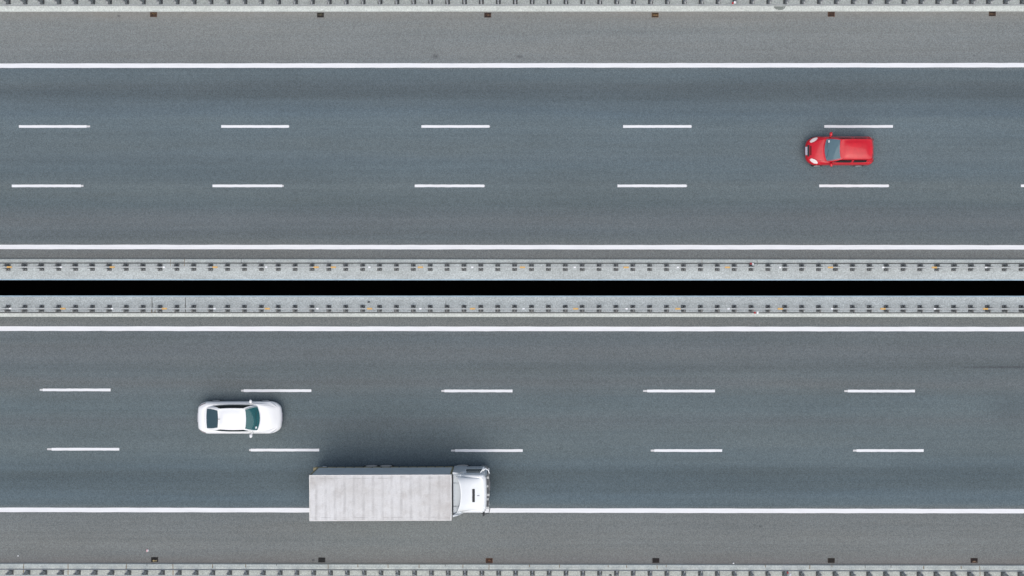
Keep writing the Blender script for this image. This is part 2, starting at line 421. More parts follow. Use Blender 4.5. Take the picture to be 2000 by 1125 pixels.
UPD = [(37, 176, 247, 7), (432, 565, 247, 1), (823, 957, 247, 1.5), (1217, 1351, 247, 1), (1610, 1744, 247, 0),
       (23, 163, 363, 5), (415, 554, 363, 3), (810, 947, 363, 1.5), (1206, 1342, 363, 1.5), (1600, 1736.5, 363, 1), (1994, 2130, 363, 2),
       (-356, -218, 247, 3), (2004, 2140, 247, 2), (-371, -233, 363, 3)]
LOD = [(77.5, 216, 761.5, 6), (471, 608, 763, 5), (862, 1001, 763.5, 6), (1256, 1396.5, 763.6, 8), (1649, 1787, 763.8, 7),
       (92, 233, 877.3, 9), (486.5, 623.5, 879, 3), (881, 1021, 880, 8), (1271, 1410.5, 880, 7), (1666, 1804, 880, 7),
       (2042, 2180, 764, 4), (2060, 2198, 880.5, 4), (-316, -178, 761, 4), (-302, -164, 876.5, 4)]
up_k0, up_k1 = sl(23, -0.6), sl(506, 0.8)
lo_k0, lo_k1 = sl(619, 0.5), sl(1101.5, 3.6)
make_road(M['asphalt_up'], lambda x: up_k0(x) + .05, lambda x: up_k1(x) - .05, [(127.8, -1, LINE_W), (482.7, .8, LINE_W)], UPD, True)
make_road(M['asphalt_lo'], lambda x: lo_k0(x) + .05, lambda x: lo_k1(x) - .05, [(642.3, 1, LINE_W * 1.02), (997, 2.6, LINE_W)], LOD, False)

# ------------------------------------------------------------------ the two viaducts
KZ, PZ = 0.12, 0.095                    # kerb top, plinth top
def make_viaduct(label, kerbs, edges, joints):
    root = tag(empty('viaduct', (0, (edges[0] + edges[1]) / 2, -0.35)), label, 'bridge')
    off = -root.location
    def fix(o):
        o.location = off; return o
    b = bmesh.new()
    box(b, -XE, XE, edges[1], edges[0], -0.45, -0.02)
    fix(link('deck_slab', b, M['girder'], root))
    b = bmesh.new()
    w = edges[0] - edges[1]
    for (p, q) in ((.10, .45), (.55, .90)):
        box(b, -XE, XE, edges[1] + w * p, edges[1] + w * q, -3.2, -0.452)
    fix(link('box_girder', b, M['girder'], root))
    for x in (-75, -40, 40, 75):
        b = bmesh.new()
        box(b, x - 1, x + 1, edges[1] + w * .2, edges[1] + w * .8, -9, -3.2, bevel=.3)
        fix(link('pier', b, M['girder'], root))
    for (f_road, sgn, outer, js, pm) in kerbs:
        # sgn +1: the plinth lies on the +y side of the road edge
        kw = (11.2 if outer else 8.0) * S
        gw = (1.0 if outer else 1.1) * S
        tot = (41.5 if outer else 39.4) * S
        b = bmesh.new()
        f0 = lambda x: f_road(x) + sgn * kw
        a, c = (f0, f_road) if sgn > 0 else (f_road, f0)
        # battered kerb face with a small nose
        N = 40
        for i in range(N):
            xa, xb = -XE + 2 * XE * i / N, -XE + 2 * XE * (i + 1) / N
            prof = [(0.0, -0.01), (0.012, 0.085), (0.035, KZ), (kw - .006, KZ), (kw, KZ - .006), (kw, -0.01)]
            ra = [b.verts.new((xa, f_road(xa) + sgn * d, z)) for d, z in prof]
            rb = [b.verts.new((xb, f_road(xb) + sgn * d, z)) for d, z in prof]
            for k in range(len(prof) - 1):
                q = (ra[k], rb[k], rb[k + 1], ra[k + 1])
                b.faces.new(q if sgn < 0 else q[::-1])
        bmesh.ops.remove_doubles(b, verts=b.verts, dist=1e-5)
        bmesh.ops.recalc_face_normals(b, faces=b.faces)
        for (u, d0, d1, mi, wd) in js:   # joints and rust runs across the kerb, d in plan units from the road edge
            x = PX(u, KZ); rr = random.Random(int(u))
            y0, y1 = f_road(x) + sgn * d0 * S, f_road(x) + sgn * min(d1 * S, kw - .01)
            if y0 > y1: y0, y1 = y1, y0
            k = rr.uniform(-.02, .02)
            pts = [(x - wd, y0), (x + wd, y0), (x + wd * .8 + k, y1), (x - wd * .8 + k, y1)]
            f = quad(b, [(p[0], p[1], KZ + .003) for p in pts], mi)
        fix(link('kerb', b, [M['kerb'], M['rust_joint'], M['crack']], root))
        b = bmesh.new()
        g0 = lambda x: f_road(x) + sgn * (kw + gw)
        g1 = lambda x: f_road(x) + sgn * tot
        p, q = (g1, g0) if sgn > 0 else (g0, g1)
        strip(b, p, q, -.019, PZ, n=8)
        # a shallow cast line where the formwork met
        for (u, d0, d1, mi, wd) in js:
            if d1 * S <= kw + gw: continue
            x = PX(u, PZ)
            y0, y1 = f_road(x) + sgn * (kw + gw + .01), f_road(x) + sgn * d1 * S
            if y0 > y1: y0, y1 = y1, y0
            quad(b, [(x - wd, y0, PZ + .003), (x + wd, y0, PZ + .003), (x + wd, y1, PZ + .003), (x - wd, y1, PZ + .003)], mi)
        fix(link('plinth', b, [pm, M['rust_joint'], M['crack']], root))
        b = bmesh.new()
        t0 = lambda x: f_road(x) + sgn * (tot + .001)
        t1 = lambda x: f_road(x) + sgn * (tot + .06)
        p, q = (t1, t0) if sgn > 0 else (t0, t1)
        strip(b, p, q, -.5, PZ - .02, n=8)
        fix(link('edge_fringe', b, M['fringe'], root))  # added strip: draws a lens colour fringe, not a steel part
    return root

BJ = [(46, 0, 18, 1, .022), (133, 0, 25, 1, .024), (246.5, 0, 17, 1, .022), (287, 0, 4, 2, .018), (338, 0, 24, 1, .024), (415, 0, 8, 1, .024), (480, 0, 7, 1, .022),
      (641, 0, 9, 1, .02), (641.4, 11.5, 20, 1, .016), (699, 0, 6, 1, .022), (758, 0, 7, 1, .022), (818.5, 0, 7, 1, .022), (870, 0, 3, 2, .018), (904, 0, 7, 1, .022), (955, 0, 11, 1, .022), (540, 0, 3, 2, .018),
      (1034, 0, 5, 1, .022), (1092.5, 0, 6, 1, .022), (1188, 1, 5, 1, .02), (1224, 1, 6, 1, .022), (1283.5, 1, 8, 1, .024), (1301, 0, 5, 1, .02), (1495, 0, 5, 1, .02),
      (1581.5, 0, 8, 1, .024), (1625, 0, 4, 1, .018), (1690, 0, 5, 2, .02), (1740, 0, 5, 2, .02), (1804, 1, 8, 1, .026), (1877.5, 1, 7, 1, .024), (1914, 1, 23, 1, .02)]
UMJ = [(333, 0, 14, 1, .012), (360, 0, 14, 1, .018), (471, 0, 7, 2, .012), (1371, 0, 10, 1, .012), (1479, 1, 12, 2, .018)]
LMJ = [(297, 24, 38, 2, .02), (362, 27, 38, 2, .018), (296, 10, 16, 1, .014), (303, 10, 14, 1, .014), (871, 23, 31, 2, .012)]
make_viaduct('concrete viaduct deck that carries the red car, above the dark gap',
             [(up_k0, 1, True, [], M['plinth_outer']), (up_k1, -1, False, UMJ, M['plinth'])], (PY(-18), PY(546)),
             None)
vl_ = make_viaduct('concrete viaduct deck that carries the white car and the truck, below the dark gap',
             [(lo_k0, 1, False, LMJ, M['plinth']), (lo_k1, -1, True, BJ, M['plinth_outer'])], (PY(579), PY(1143)),
             None)
# damp round stain with a chipped corner on the top kerb
b = bmesh.new()
cx, cy = PX(1523, KZ), up_k0(PX(1523)) + 9.5 * S
pts = [(cx + 11.5 * S * math.cos(a) * random.uniform(.93, 1.05), cy + 7.5 * S * math.sin(a) * random.uniform(.93, 1.05)) for a in [math.pi + math.pi * k / 14 for k in range(15)]]
f = quad(b, [(p[0], p[1], KZ + .003) for p in pts])
vu = [o for o in bpy.data.objects if o.name == 'viaduct'][0]
o = link('damp_patch', b, M['patch'], vu); o.location = -vu.location

# ------------------------------------------------------------------ guardrails
RAIL_Z = 0.86
def post_mesh():
    b = bmesh.new()
    # H section: pale web between two darker flanges
    h = RAIL_Z - .062
    box(b, -.05, .05, -.026, .026, .02, h, 1)
    box(b, -.055, .055, .062, .088, .02, h)
    box(b, -.055, .055, -.088, -.062, .02, h)
    box(b, -.045, .045, -.061, .061, .30, .32)
    # stub arm to the lower rail on the traffic side (+y local)
    box(b, -.032, .032, .089, .245, .34, .46)
    return b
def plate_mesh():
    b = bmesh.new()
    box(b, -.14, .14, -.205, .205, 0, .02, 0, .004, 1)
    for sx in (-1, 1):                      # triangular gussets behind the post
        x = sx * .06
        v = [(x, -.098, .021), (x, -.18, .021), (x, -.098, .16)]
        for d in (.0,):
            a = [b.verts.new((p[0] - .007, p[1], p[2])) for p in v]
            c = [b.verts.new((p[0] + .007, p[1], p[2])) for p in v]
            fs = [b.faces.new(a), b.faces.new(c[::-1])]
            for k in range(3): fs.append(b.faces.new((a[k], a[(k + 1) % 3], c[(k + 1) % 3], c[k])))
            for f in fs: f.material_index = 1
    for px_ in (-.1, .1):
        for py_ in (-.15, .15):
            bmesh.ops.create_cone(b, cap_ends=True, segments=8, radius1=.018, radius2=.016, depth=.03, matrix=Matrix.Translation((px_, py_, .036)))
    for f in b.faces:
        if f.material_index == 0 and f.calc_center_median().z > .022: f.material_index = 1
    return b
PM = PLM = None
def make_guardrail(label, f_road, sgn, u0, du, off_u, reflect):
    """f_road: road edge; sgn: side on which the rail stands; traffic side faces the road"""
    global PM, PLM
    if not reflect: PM = None
    steel = M['rail_dark'] if reflect else M['galv_post']
    root = tag(empty('guardrail', (0, f_road(0) + sgn * off_u * S, PZ)), label, 'guardrail', 'steel guardrails on the bridge edges')
    ry = root.location.y
    slope_at = lambda x: f_road(x) + sgn * off_u * S - ry
    L = 36.5
    def rail(name, dy, prof, m):
        b = bmesh.new()
        N = 18
        rings = []
        for i in range(N + 1):
            x = -L + 2 * L * i / N
            rings.append([b.verts.new((x, slope_at(x) - sgn * (dy + p[0]), p[1])) for p in prof])
        n = len(prof)
        for q, w in zip(rings, rings[1:]):
            for k in range(n): b.faces.new((q[k], q[(k + 1) % n], w[(k + 1) % n], w[k]))
        b.faces.new(rings[0]); b.faces.new(rings[-1][::-1])
        bmesh.ops.recalc_face_normals(b, faces=b.faces)
        return link(name, b, m, root)
    def rrect(w, z0, z1, r=.018):
        pts = []
        for cx_, cz_, a0 in ((w - r, z1 - r, 0), (-w + r, z1 - r, 90), (-w + r, z0 + r, 180), (w - r, z0 + r, 270)):
            for k in range(3):
                a = R(a0 + 45 * k); pts.append((cx_ + r * math.cos(a), cz_ + r * math.sin(a)))
        return pts
    rail('top_rail', 0.0, rrect(.042, RAIL_Z - .053, RAIL_Z), M['galv'])
    # W-beam on the traffic side
    wprof = [(0, .30), (.028, .33), (.028, .37), (0, .40), (.028, .43), (.028, .47), (0, .50), (-.006, .497), (.02, .466), (.02, .434), (-.008, .40), (.02, .366), (.02, .334), (-.006, .303)]
    rail('lower_rail', .255, wprof, steel)
    k = -4
    first = None
    while True:
        x = PX(u0 + du * k, PZ)
        k += 1
        if x < -L + .3: continue
        if x > L - .3: break
        if PM is None:
            PM = link('post', post_mesh(), [steel, M['galv']], root)
            PLM = link('base_plate', plate_mesh(), [M['plate'], M['gusset']], PM)
            po, pl = PM, PLM
        else:
            po = PM.copy(); COL.objects.link(po); po.parent = root
            pl = PLM.copy(); COL.objects.link(pl); pl.parent = po
        po.location = (x, slope_at(x), 0)
        # traffic side: local +y towards the road
        po.rotation_euler = (0, 0, math.pi if sgn > 0 else 0.0)
        pl.location = (0, 0, 0)
    for (u, kind) in reflect:
        x = PX(u, RAIL_Z + PZ + .03)
        b = bmesh.new()
        if kind == 'a':
            box(b, x - .15, x + .15, slope_at(x) - .05, slope_at(x) + .05, RAIL_Z + .002, RAIL_Z + .045, 0, .012)
            ro = link('reflector', b, M['amber'], root); ro['label'] = 'amber reflector'
        else:
            box(b, x - .07, x + .07, slope_at(x) - .045, slope_at(x) + .045, RAIL_Z + .002, RAIL_Z + .045, 0, .012)
            ro = link('reflector', b, M['whiteref'], root); ro['label'] = 'white reflector'
    return root

UR = [(18, 'a'), (119, 'w'), (219, 'a'), (320, 'w'), (420, 'a'), (520, 'w'), (617.5, 'a'), (651, 'a'), (721.5, 'w'), (821, 'a'), (922.5, 'w'), (1020.5, 'a'), (1122.5, 'w'),
      (1223, 'a'), (1324, 'w'), (1421, 'a'), (1524, 'w'), (1622, 'a'), (1725, 'w'), (1825, 'a'), (1926, 'w')]
LR = [(20, 'w'), (123, 'a'), (219, 'w'), (321, 'a'), (419, 'w'), (522, 'a'), (620, 'w'), (722, 'a'), (821, 'w'), (923, 'a'), (1022.5, 'w'), (1124.5, 'a'), (1224, 'w'), (1324, 'a'),
      (1423, 'w'), (1524, 'a'), (1625, 'w'), (1724.5, 'a'), (1826, 'w'), (1925, 'a')]
make_guardrail('steel guardrail with reflectors, along the upper lip of the dark gap', up_k1, -1, 16, 32.97, 16.6, UR)
make_guardrail('steel guardrail with reflectors, along the lower lip of the dark gap', lo_k0, 1, 16, 32.97, 16.6, LR)
make_guardrail('steel guardrail on the top bridge edge behind rusty drains', up_k0, 1, 16.3, 33.0, 18.2, [])
make_guardrail('steel guardrail on the bottom bridge edge, beside rust streaked kerb', lo_k1, -1, 22, 32.83, 16.8, [])

# ------------------------------------------------------------------ drains
def drain(u, v, label, col, debris=None):
    root = tag(empty('drain_grate', (PX(u), PY(v), 0.0)), label, 'drain', 'drain grates along the outer kerbs')
    m = mat_simple('drain_metal', col, 0.85, 0.1, 0.5, 16)
    w, d = .205, .14
    b = bmesh.new()
    box(b, -w, w, -d, -d + .03, .003, .022); box(b, -w, w, d - .03, d, .003, .022)
    box(b, -w, -w + .03, -d + .0301, d - .0301, .003, .022); box(b, w - .03, w, -d + .0301, d - .0301, .003, .022)
    link('frame', b, m, root)
    b = bmesh.new()
    quad(b, [(-w + .031, -d + .031, .004), (w - .031, -d + .031, .004), (w - .031, d - .031, .004), (-w + .031, d - .031, .004)])
    link('pit', b, M['black'], root)  # flat black sheet: the pit's shade is painted, nothing is sunk
    for y in (-.038, .038):
        b = bmesh.new(); box(b, -w + .0302, w - .0302, y - .013, y + .013, .006, .02)
        link('bar', b, m, root)
    if debris:
        b = bmesh.new()
        rr = random.Random(int(u))
        for k in range(26):
            x, y = rr.gauss(debris[0], .06), rr.gauss(debris[1], .025)
            if abs(x) > w or abs(y) > d: continue
            a = rr.uniform(0, 3.1); l = rr.uniform(.02, .05)
            dx, dy = l * math.cos(a), l * math.sin(a)
            quad(b, [(x - dx - .3 * dy, y - dy + .3 * dx, .024 + k * .0004), (x - dx + .3 * dy, y - dy - .3 * dx, .024 + k * .0004), (x + dx, y + dy, .026 + k * .0004)])
        link('leaf_litter', b, mat_simple('dry_leaves', debris[2], 0.9, 0, 0.3, 20), root)
RU, DK, TN = (0.11, 0.055, 0.03), (0.05, 0.042, 0.036), (0.17, 0.10, 0.05)
drain(300, 28.6, 'rust brown drain grate at the top kerb, leftmost of the upper row', RU, (0.02, .05, (.16, .10, .05)))
drain(626, 29.6, 'grey brown drain grate at the top kerb, second from the left', DK, (0, .03, (.10, .09, .06)))
drain(952.5, 29.6, 'dark brown drain grate at the top kerb, third from the left', (.07, .04, .03), (.05, .0, (.14, .08, .05)))
drain(1279.5, 29.6, 'tan rusted drain grate at the top kerb, near the middle right', TN, (0, 0, (.24, .15, .07)))
drain(1623.5, 28, 'brown rusted drain grate at the top kerb, above the red car', (.12, .06, .035))
drain(1938, 27, 'dark rusted drain grate at the top kerb, rightmost of the upper row', (.08, .045, .03), (-.08, 0, (.16, .10, .06)))
drain(302, 1092.8, 'black drain grate with dry straw, just below the pink litter', (.03, .028, .026), (.0, -.06, (.45, .36, .2)))
drain(628.5, 1093.6, 'clean black drain grate at the bottom kerb, beneath the truck tail', (.032, .032, .032))
drain(955.5, 1094.8, 'rust brown drain grate at the bottom kerb, beneath the truck cab', (.13, .06, .035), (.02, .02, (.18, .09, .05)))
drain(1281, 1094.6, 'black drain grate with pinched bars, right of the truck by bottom kerb', (.038, .028, .028))
drain(1623.5, 1094.6, 'dark drain grate at the bottom kerb, left of the last one', (.05, .038, .03))
drain(1902.5, 1094.6, 'dark red drain grate with tan leaf litter, bottom right kerb', (.05, .028, .024), (0, -.06, (.30, .20, .14)))

# ------------------------------------------------------------------ small things
def lump(name, u, v, z, r, m, label, cat, sq=(1, 1, .6), group=None, seed=1):
    b = bmesh.new()
    bmesh.ops.create_icosphere(b, subdivisions=2, radius=r)
    rr = random.Random(seed)
    for w in b.verts:
        k = rr.uniform(.8, 1.15)
        w.co = Vector((w.co.x * sq[0] * k, w.co.y * sq[1] * k, max(w.co.z * sq[2] * k, -r * .3)))
    o = link(name, b, m, None)
    o.location = (PX(u, z), PY(v, z), z + r * .3)
    return tag(o, label, cat, group)
lump('stone', 720.5, 590, PZ, .072, M['plate'], 'dark lump lying on pale concrete under the gap', 'stone', (1.1, .8, .6), None, 3)
lump('stone', 1192, 1123.3, PZ, .07, M['plate'], 'dark lump by a post of the bottom guardrail', 'stone', (1.1, .9, .6), None, 4)
lump('litter', 35.5, 1085.6, 0, .042, M['whiteref'], 'tiny white scrap on the shoulder at bottom left', 'litter', (1, 1, .5), None, 5)
lump('litter', 1432.5, 1100, .1, .045, M['whiteref'], 'tiny white scrap on the edge of the bottom kerb', 'litter', (1.2, 1, .5), None, 6)
# a crumpled pink and white paper
lt = tag(empty('litter', (PX(288.5), PY(1074.8), 0)), 'pink and white crumpled paper on the bottom shoulder', 'litter')
b = bmesh.new(); bmesh.ops.create_icosphere(b, subdivisions=2, radius=.07)
for w in b.verts: w.co = Vector((w.co.x * .55 - .035, w.co.y * random.uniform(.9, 1.4), max(0.003, w.co.z * .6 + .02)))
link('paper', b, M['pink_litter'], lt)
b = bmesh.new(); bmesh.ops.create_icosphere(b, subdivisions=2, radius=.07)
for w in b.verts: w.co = Vector((w.co.x * .55 + .035, w.co.y * random.uniform(.9, 1.3), max(0.003, w.co.z * .7 + .03)))
link('paper', b, M['whiteref'], lt)
def marker(u, v, z, label, du, dv):
    root = tag(empty('marker_plate', (PX(u, z), PY(v, z), z)), label, 'marker', 'red and white markers on the guardrails')
    b = bmesh.new(); box(b, -.045, .045, -.06, .06, .0, .16, 0, .015)
    link('red_reflector', b, M['red_plastic'], root)
    b = bmesh.new(); box(b, -.055 + du * S, .055 + du * S, -.07 - dv * S, .07 - dv * S, .04, .2, 0, .015)
    link('white_plate', b, M['whiteref'], root)
    b = bmesh.new(); tube(b, [(0, 0, .02), (du * S, -dv * S, .06)], .014)
    link('bracket', b, M['galv_post'], root)
marker(1430.5, 7, .5, 'white marker with red plate, on the top guardrail', 3.5, -1.2)
marker(1466, 515, .5, 'red and white marker on the guardrail along the upper gap edge', 3.6, 1.4)
marker(1473.5, 610.6, .5, 'red and white marker on the guardrail along the lower gap edge', 5, 0)
marker(1537.5, 1117.5, .5, 'bright red and white marker on the bottom guardrail', 4.4, 3.2)

# ------------------------------------------------------------------ cars
NF, NC, NS, NR = 25, 9, 41, 25
def ring_plan(p):
    """closed plan outline, counter-clockwise from front -y: list of (x, y, segment, fraction)"""
    xf, xr, w = p['xf'], p['xr'], p['w']
    cfx, cfy, crx, cry = p['cfx'], p['cfy'], p['crx'], p['cry']
    bf, br = p.get('bf', 0), p.get('br', 0)
    tap_f, tap_r = p.get('tf', 0), p.get('tr', 0)
    pts = []
    for i in range(NF):
        f = i / (NF - 1); pts.append((xf, (2 * f - 1) * (w - cfy), 'front', f))
    for i in range(1, NC):
        a = math.pi / 2 * i / NC; pts.append((xf - cfx + cfx * math.cos(a), w - cfy + cfy * math.sin(a), 'cfl', i / NC))
    for i in range(NS):
        f = i / (NS - 1); pts.append((xf - cfx + f * (xr + crx - xf + cfx), w, 'left', f))
    for i in range(1, NC):
        a = math.pi / 2 * i / NC; pts.append((xr + crx - crx * math.sin(a), w - cry + cry * math.cos(a), 'crl', i / NC))
    for i in range(NR):
        f = i / (NR - 1); pts.append((xr, (1 - 2 * f) * (w - cry), 'rear', f))
    for i in range(1, NC):
        a = math.pi / 2 * i / NC; pts.append((xr + crx - crx * math.cos(a), -(w - cry + cry * math.sin(a)), 'crr', i / NC))
    for i in range(NS):
        f = i / (NS - 1); pts.append((xr + crx + f * (xf - cfx - xr - crx), -w, 'right', f))
    for i in range(1, NC):
        a = math.pi / 2 * i / NC; pts.append((xf - cfx + cfx * math.sin(a), -(w - cfy + cfy * math.cos(a)), 'cfr', i / NC))
    out = []
    xm = (xf + xr) / 2; hl = (xf - xr) / 2
    for (x, y, s, f) in pts:
        t = (x - xm) / hl
        y2 = y * (1 - (tap_f * max(0, t) ** 2 + tap_r * max(0, -t) ** 2))
        yy = (y / w) ** 2
        if t > 0: x -= bf * yy * t
        else: x += br * yy * (-t)
        out.append((x, y2, s, f))
    return out

def tri(z3, x, xf, xr):
    """height along the car from (rear, middle, front) values"""
    zr, zm, zf = z3
    t = max(-1, min(1, (x - (xf + xr) / 2) / ((xf - xr) / 2)))
    return zm + (zf - zm) * t * t if t > 0 else zm + (zr - zm) * t * t

def build_car(spec, root, paint, glass_f, glass_r, glass_s, seam):
    rings, info = [], []                       # info: (zone, t)
    for r in spec['body']:
        pl = ring_plan(r)
        rings.append([Vector((x, y, tri(r['z'], x, r['xf'], r['xr']))) for x, y, s, f in pl]); info.append(('body', 0))
    segs = [(s, f) for x, y, s, f in ring_plan(spec['body'][-1])]
    g0, g1 = spec['glass0'], spec['glass1']
    p0, p1 = ring_plan(g0), ring_plan(g1)
    base = [Vector((x, y, tri(g0['z'], x, g0['xf'], g0['xr']))) for x, y, s, f in p0]
    top = [Vector((x, y, tri(g1['z'], x, g1['xf'], g1['xr']))) for x, y, s, f in p1]
    last = rings[-1]
    NCAP = 12
    for k in range(1, NCAP + 1):
        s = k / NCAP
        ring = []
        for a, c in zip(last, base):
            q = a.lerp(c, s)
            q.z = a.z + (c.z - a.z) * (1 - (1 - s) ** spec.get('hood_pow', 1.8)) + 0.012 * math.sin(math.pi * s)
            ring.append(q)
        rings.append(ring); info.append(('cap', s))
    NG = 14
    for k in range(1, NG + 1):
        t = k / NG
        ring = []
        for a, c in zip(base, top):
            q = a.lerp(c, t)
            bulge = spec.get('bulge', .035) * math.sin(math.pi * t)
            d = Vector((q.x - (g0['xf'] + g0['xr']) / 2, q.y, 0))
            q.z += bulge * 1.2
            q.y += bulge * (1 if q.y > 0 else -1) * min(1, abs(q.y) / .4)
            ring.append(q)
        rings.append(ring); info.append(('glass', t))
    NRF = 8
    for k in range(1, NRF + 1):
        s = k / NRF
        ring = []
        for c in top:
            q = Vector((c.x + ((g1['xf'] + g1['xr']) / 2 - c.x) * s * .86, c.y * (1 - s), c.z))
            tx = max(-1, min(1, (q.x - (g1['xf'] + g1['xr']) / 2) / ((g1['xf'] - g1['xr']) / 2)))
            ez = tri(g1['z'], q.x, g1['xf'], g1['xr'])
            e = min(1.0, 2.5 * s)
            q.z = (c.z + (ez - c.z) * e) + spec['crown'] * (1 - (q.y / g1['w']) ** 2) * (1 - tx ** 4) * min(1, e * 1.2)
            ring.append(q)
        rings.append(ring); info.append(('roof', s))
    n = len(segs)
    parts = {}
    def zone(k, j, c):
        z, t = info[k + 1]
        s, f = segs[j]; s2 = segs[(j + 1) % n][0]
        tt = (info[k][1] + t) / 2 if info[k][0] == z else t / 2
        if z == 'glass':
            seg = s if s == s2 else s if s in ('cfl', 'crl', 'crr', 'cfr') else s2
            a0, a1 = spec['wt']
            if seg in ('front',) and a0 < tt < a1: return 'windscreen'
            if seg in ('cfl', 'cfr') and a0 < tt < a1 and ((f < .30 and seg == 'cfl') or (f > .70 and seg == 'cfr')): return 'windscreen'
            b0, b1 = spec['rt']
            if seg == 'rear' and b0 < tt < b1 and abs(c.y) < spec['rear_half']: return 'rear_window'
            if seg in ('left', 'right'):
                for i, (x0, x1, t0, t1) in enumerate(spec['side_windows']):
                    if x0 < c.x < x1 and t0 < tt < t1(c.x) if callable(t1) else (x0 < c.x < x1 and t0 < tt < t1):
                        return ('side_window', seg, i)
            return 'body'
        if z == 'roof': return 'roof'
        if z == 'cap' and s in ('front', 'cfl', 'cfr') and tt > .12 and abs(c.y) < spec['bonnet_half'](c.x): return 'bonnet'
        return 'body'
    for k in range(len(rings) - 1):
        for j in range(n):
            idx = ((k, j), (k, (j + 1) % n), (k + 1, (j + 1) % n), (k + 1, j))
            c = sum((rings[a][b_] for a, b_ in idx), Vector()) / 4
            parts.setdefault(zone(k, j, c), []).append(idx)
    objs = {}
    lib = {'body': ('body', paint), 'roof': ('roof', paint), 'bonnet': ('bonnet', paint), 'windscreen': ('windscreen', glass_f), 'rear_window': ('rear_window', glass_r)}
    for key, faces in sorted(parts.items(), key=lambda p: str(p[0])):
        nm, m = lib[key] if key in lib else ('side_window', glass_s)
        b = bmesh.new(); vm = {}
        for idx in faces:
            vs = []
            for q in idx:
                if q not in vm: vm[q] = b.verts.new(rings[q[0]][q[1]])
                vs.append(vm[q])
            try: b.faces.new(vs)
            except ValueError: pass
        bmesh.ops.remove_doubles(b, verts=b.verts, dist=1e-4)
        bmesh.ops.recalc_face_normals(b, faces=b.faces)
        # keep normals outwards (upwards)
        if sum(f.normal.z * f.calc_area() for f in b.faces) < 0: bmesh.ops.reverse_faces(b, faces=b.faces)
        objs[key] = link(nm, b, m, root, True)
    # surface for laying lamps, seams and plates on
    vs, fs = [], []
    for rg in rings: vs += [tuple(v) for v in rg]
    for k in range(len(rings) - 1):
        for j in range(n): fs.append((k * n + j, k * n + (j + 1) % n, (k + 1) * n + (j + 1) % n, (k + 1) * n + j))
    bvh = BVHTree.FromPolygons(vs, fs)
    def on(x, y, lift=.006):
        h = bvh.ray_cast(Vector((x, y, 5)), Vector((0, 0, -1)))
        if h[0] is None: return None
        nn = h[1] if h[1].z > 0 else -h[1]
        return h[0] + nn * lift
    def patch(name, m, fn, nu=10, nv=6, lift=.008, parent=root):
        b = bmesh.new(); g = {}
        for i in range(nu + 1):
            for j in range(nv + 1):
                x, y = fn(i / nu, j / nv)
                p = on(x, y, lift)
                if p is not None: g[i, j] = b.verts.new(p)
        for i in range(nu):
            for j in range(nv):
                q = [(i, j), (i + 1, j), (i + 1, j + 1), (i, j + 1)]
                if all(k in g for k in q): b.faces.new([g[k] for k in q])
        bmesh.ops.recalc_face_normals(b, faces=b.faces)
        if sum(f.normal.z for f in b.faces) < 0: bmesh.ops.reverse_faces(b, faces=b.faces)
        return link(name, b, m, parent, True)
    def seam_line(pts, r=.007, name='panel_gap'):
        q = []
        for (x0, y0), (x1, y1) in zip(pts, pts[1:]):
            for k in range(8):
                p = on(x0 + (x1 - x0) * k / 8, y0 + (y1 - y0) * k / 8, .001)
                if p is not None: q.append(p)
        if len(q) > 1:
            b = bmesh.new(); tube(b, q, r, 5); return b
    return objs, on, patch, seam_line

def wheels(root, xs, yw, r, wd, rim_m):
    for x in xs:
        for s in (1, -1):
            w = empty('wheel', (x, s * yw, r)); w.parent = root
            b = bmesh.new()
            prof = [(r * .62, -wd / 2), (r * .93, -wd / 2), (r, -wd * .36), (r, wd * .36), (r * .93, wd / 2), (r * .62, wd / 2)]
            n = 28
            rg = [[b.verts.new((p[0] * math.cos(6.2832 * k / n), p[1], p[0] * math.sin(6.2832 * k / n))) for p in prof] for k in range(n)]
            for k in range(n):
                for q in range(len(prof) - 1):
                    b.faces.new((rg[k][q], rg[(k + 1) % n][q], rg[(k + 1) % n][q + 1], rg[k][q + 1]))
            bmesh.ops.recalc_face_normals(b, faces=b.faces)
            link('tyre', b, M['rubber'], w, False)
            b = bmesh.new()
            cyl_y(b, (0, 0), r * .70, s * wd * .30, s * wd * .51, 24)
            cyl_y(b, (0, 0), r * .18, s * wd * .51, s * wd * .58, 12)
            for k in range(5):
                a = 6.2832 * k / 5
                mtx = Matrix.Rotation(a, 4, 'Y')
                v = box(b, r * .15, r * .6, min(s * wd * .51, s * wd * .56), max(s * wd * .51, s * wd * .56), -.035, .035)
                for q in v: q.co = mtx @ q.co
            bmesh.ops.recalc_face_normals(b, faces=b.faces)
            link('rim', b, rim_m, w)

def arches(root, xs, y0, y1, r, zc):
    for x in xs:
        for s in (1, -1):
            b = bmesh.new()
            cyl_y(b, (x, zc), r, min(s * y0, s * y1), max(s * y0, s * y1), 28)
            bmesh.ops.recalc_face_normals(b, faces=b.faces)
            link('wheel_arch', b, M['dark_plastic'], root)

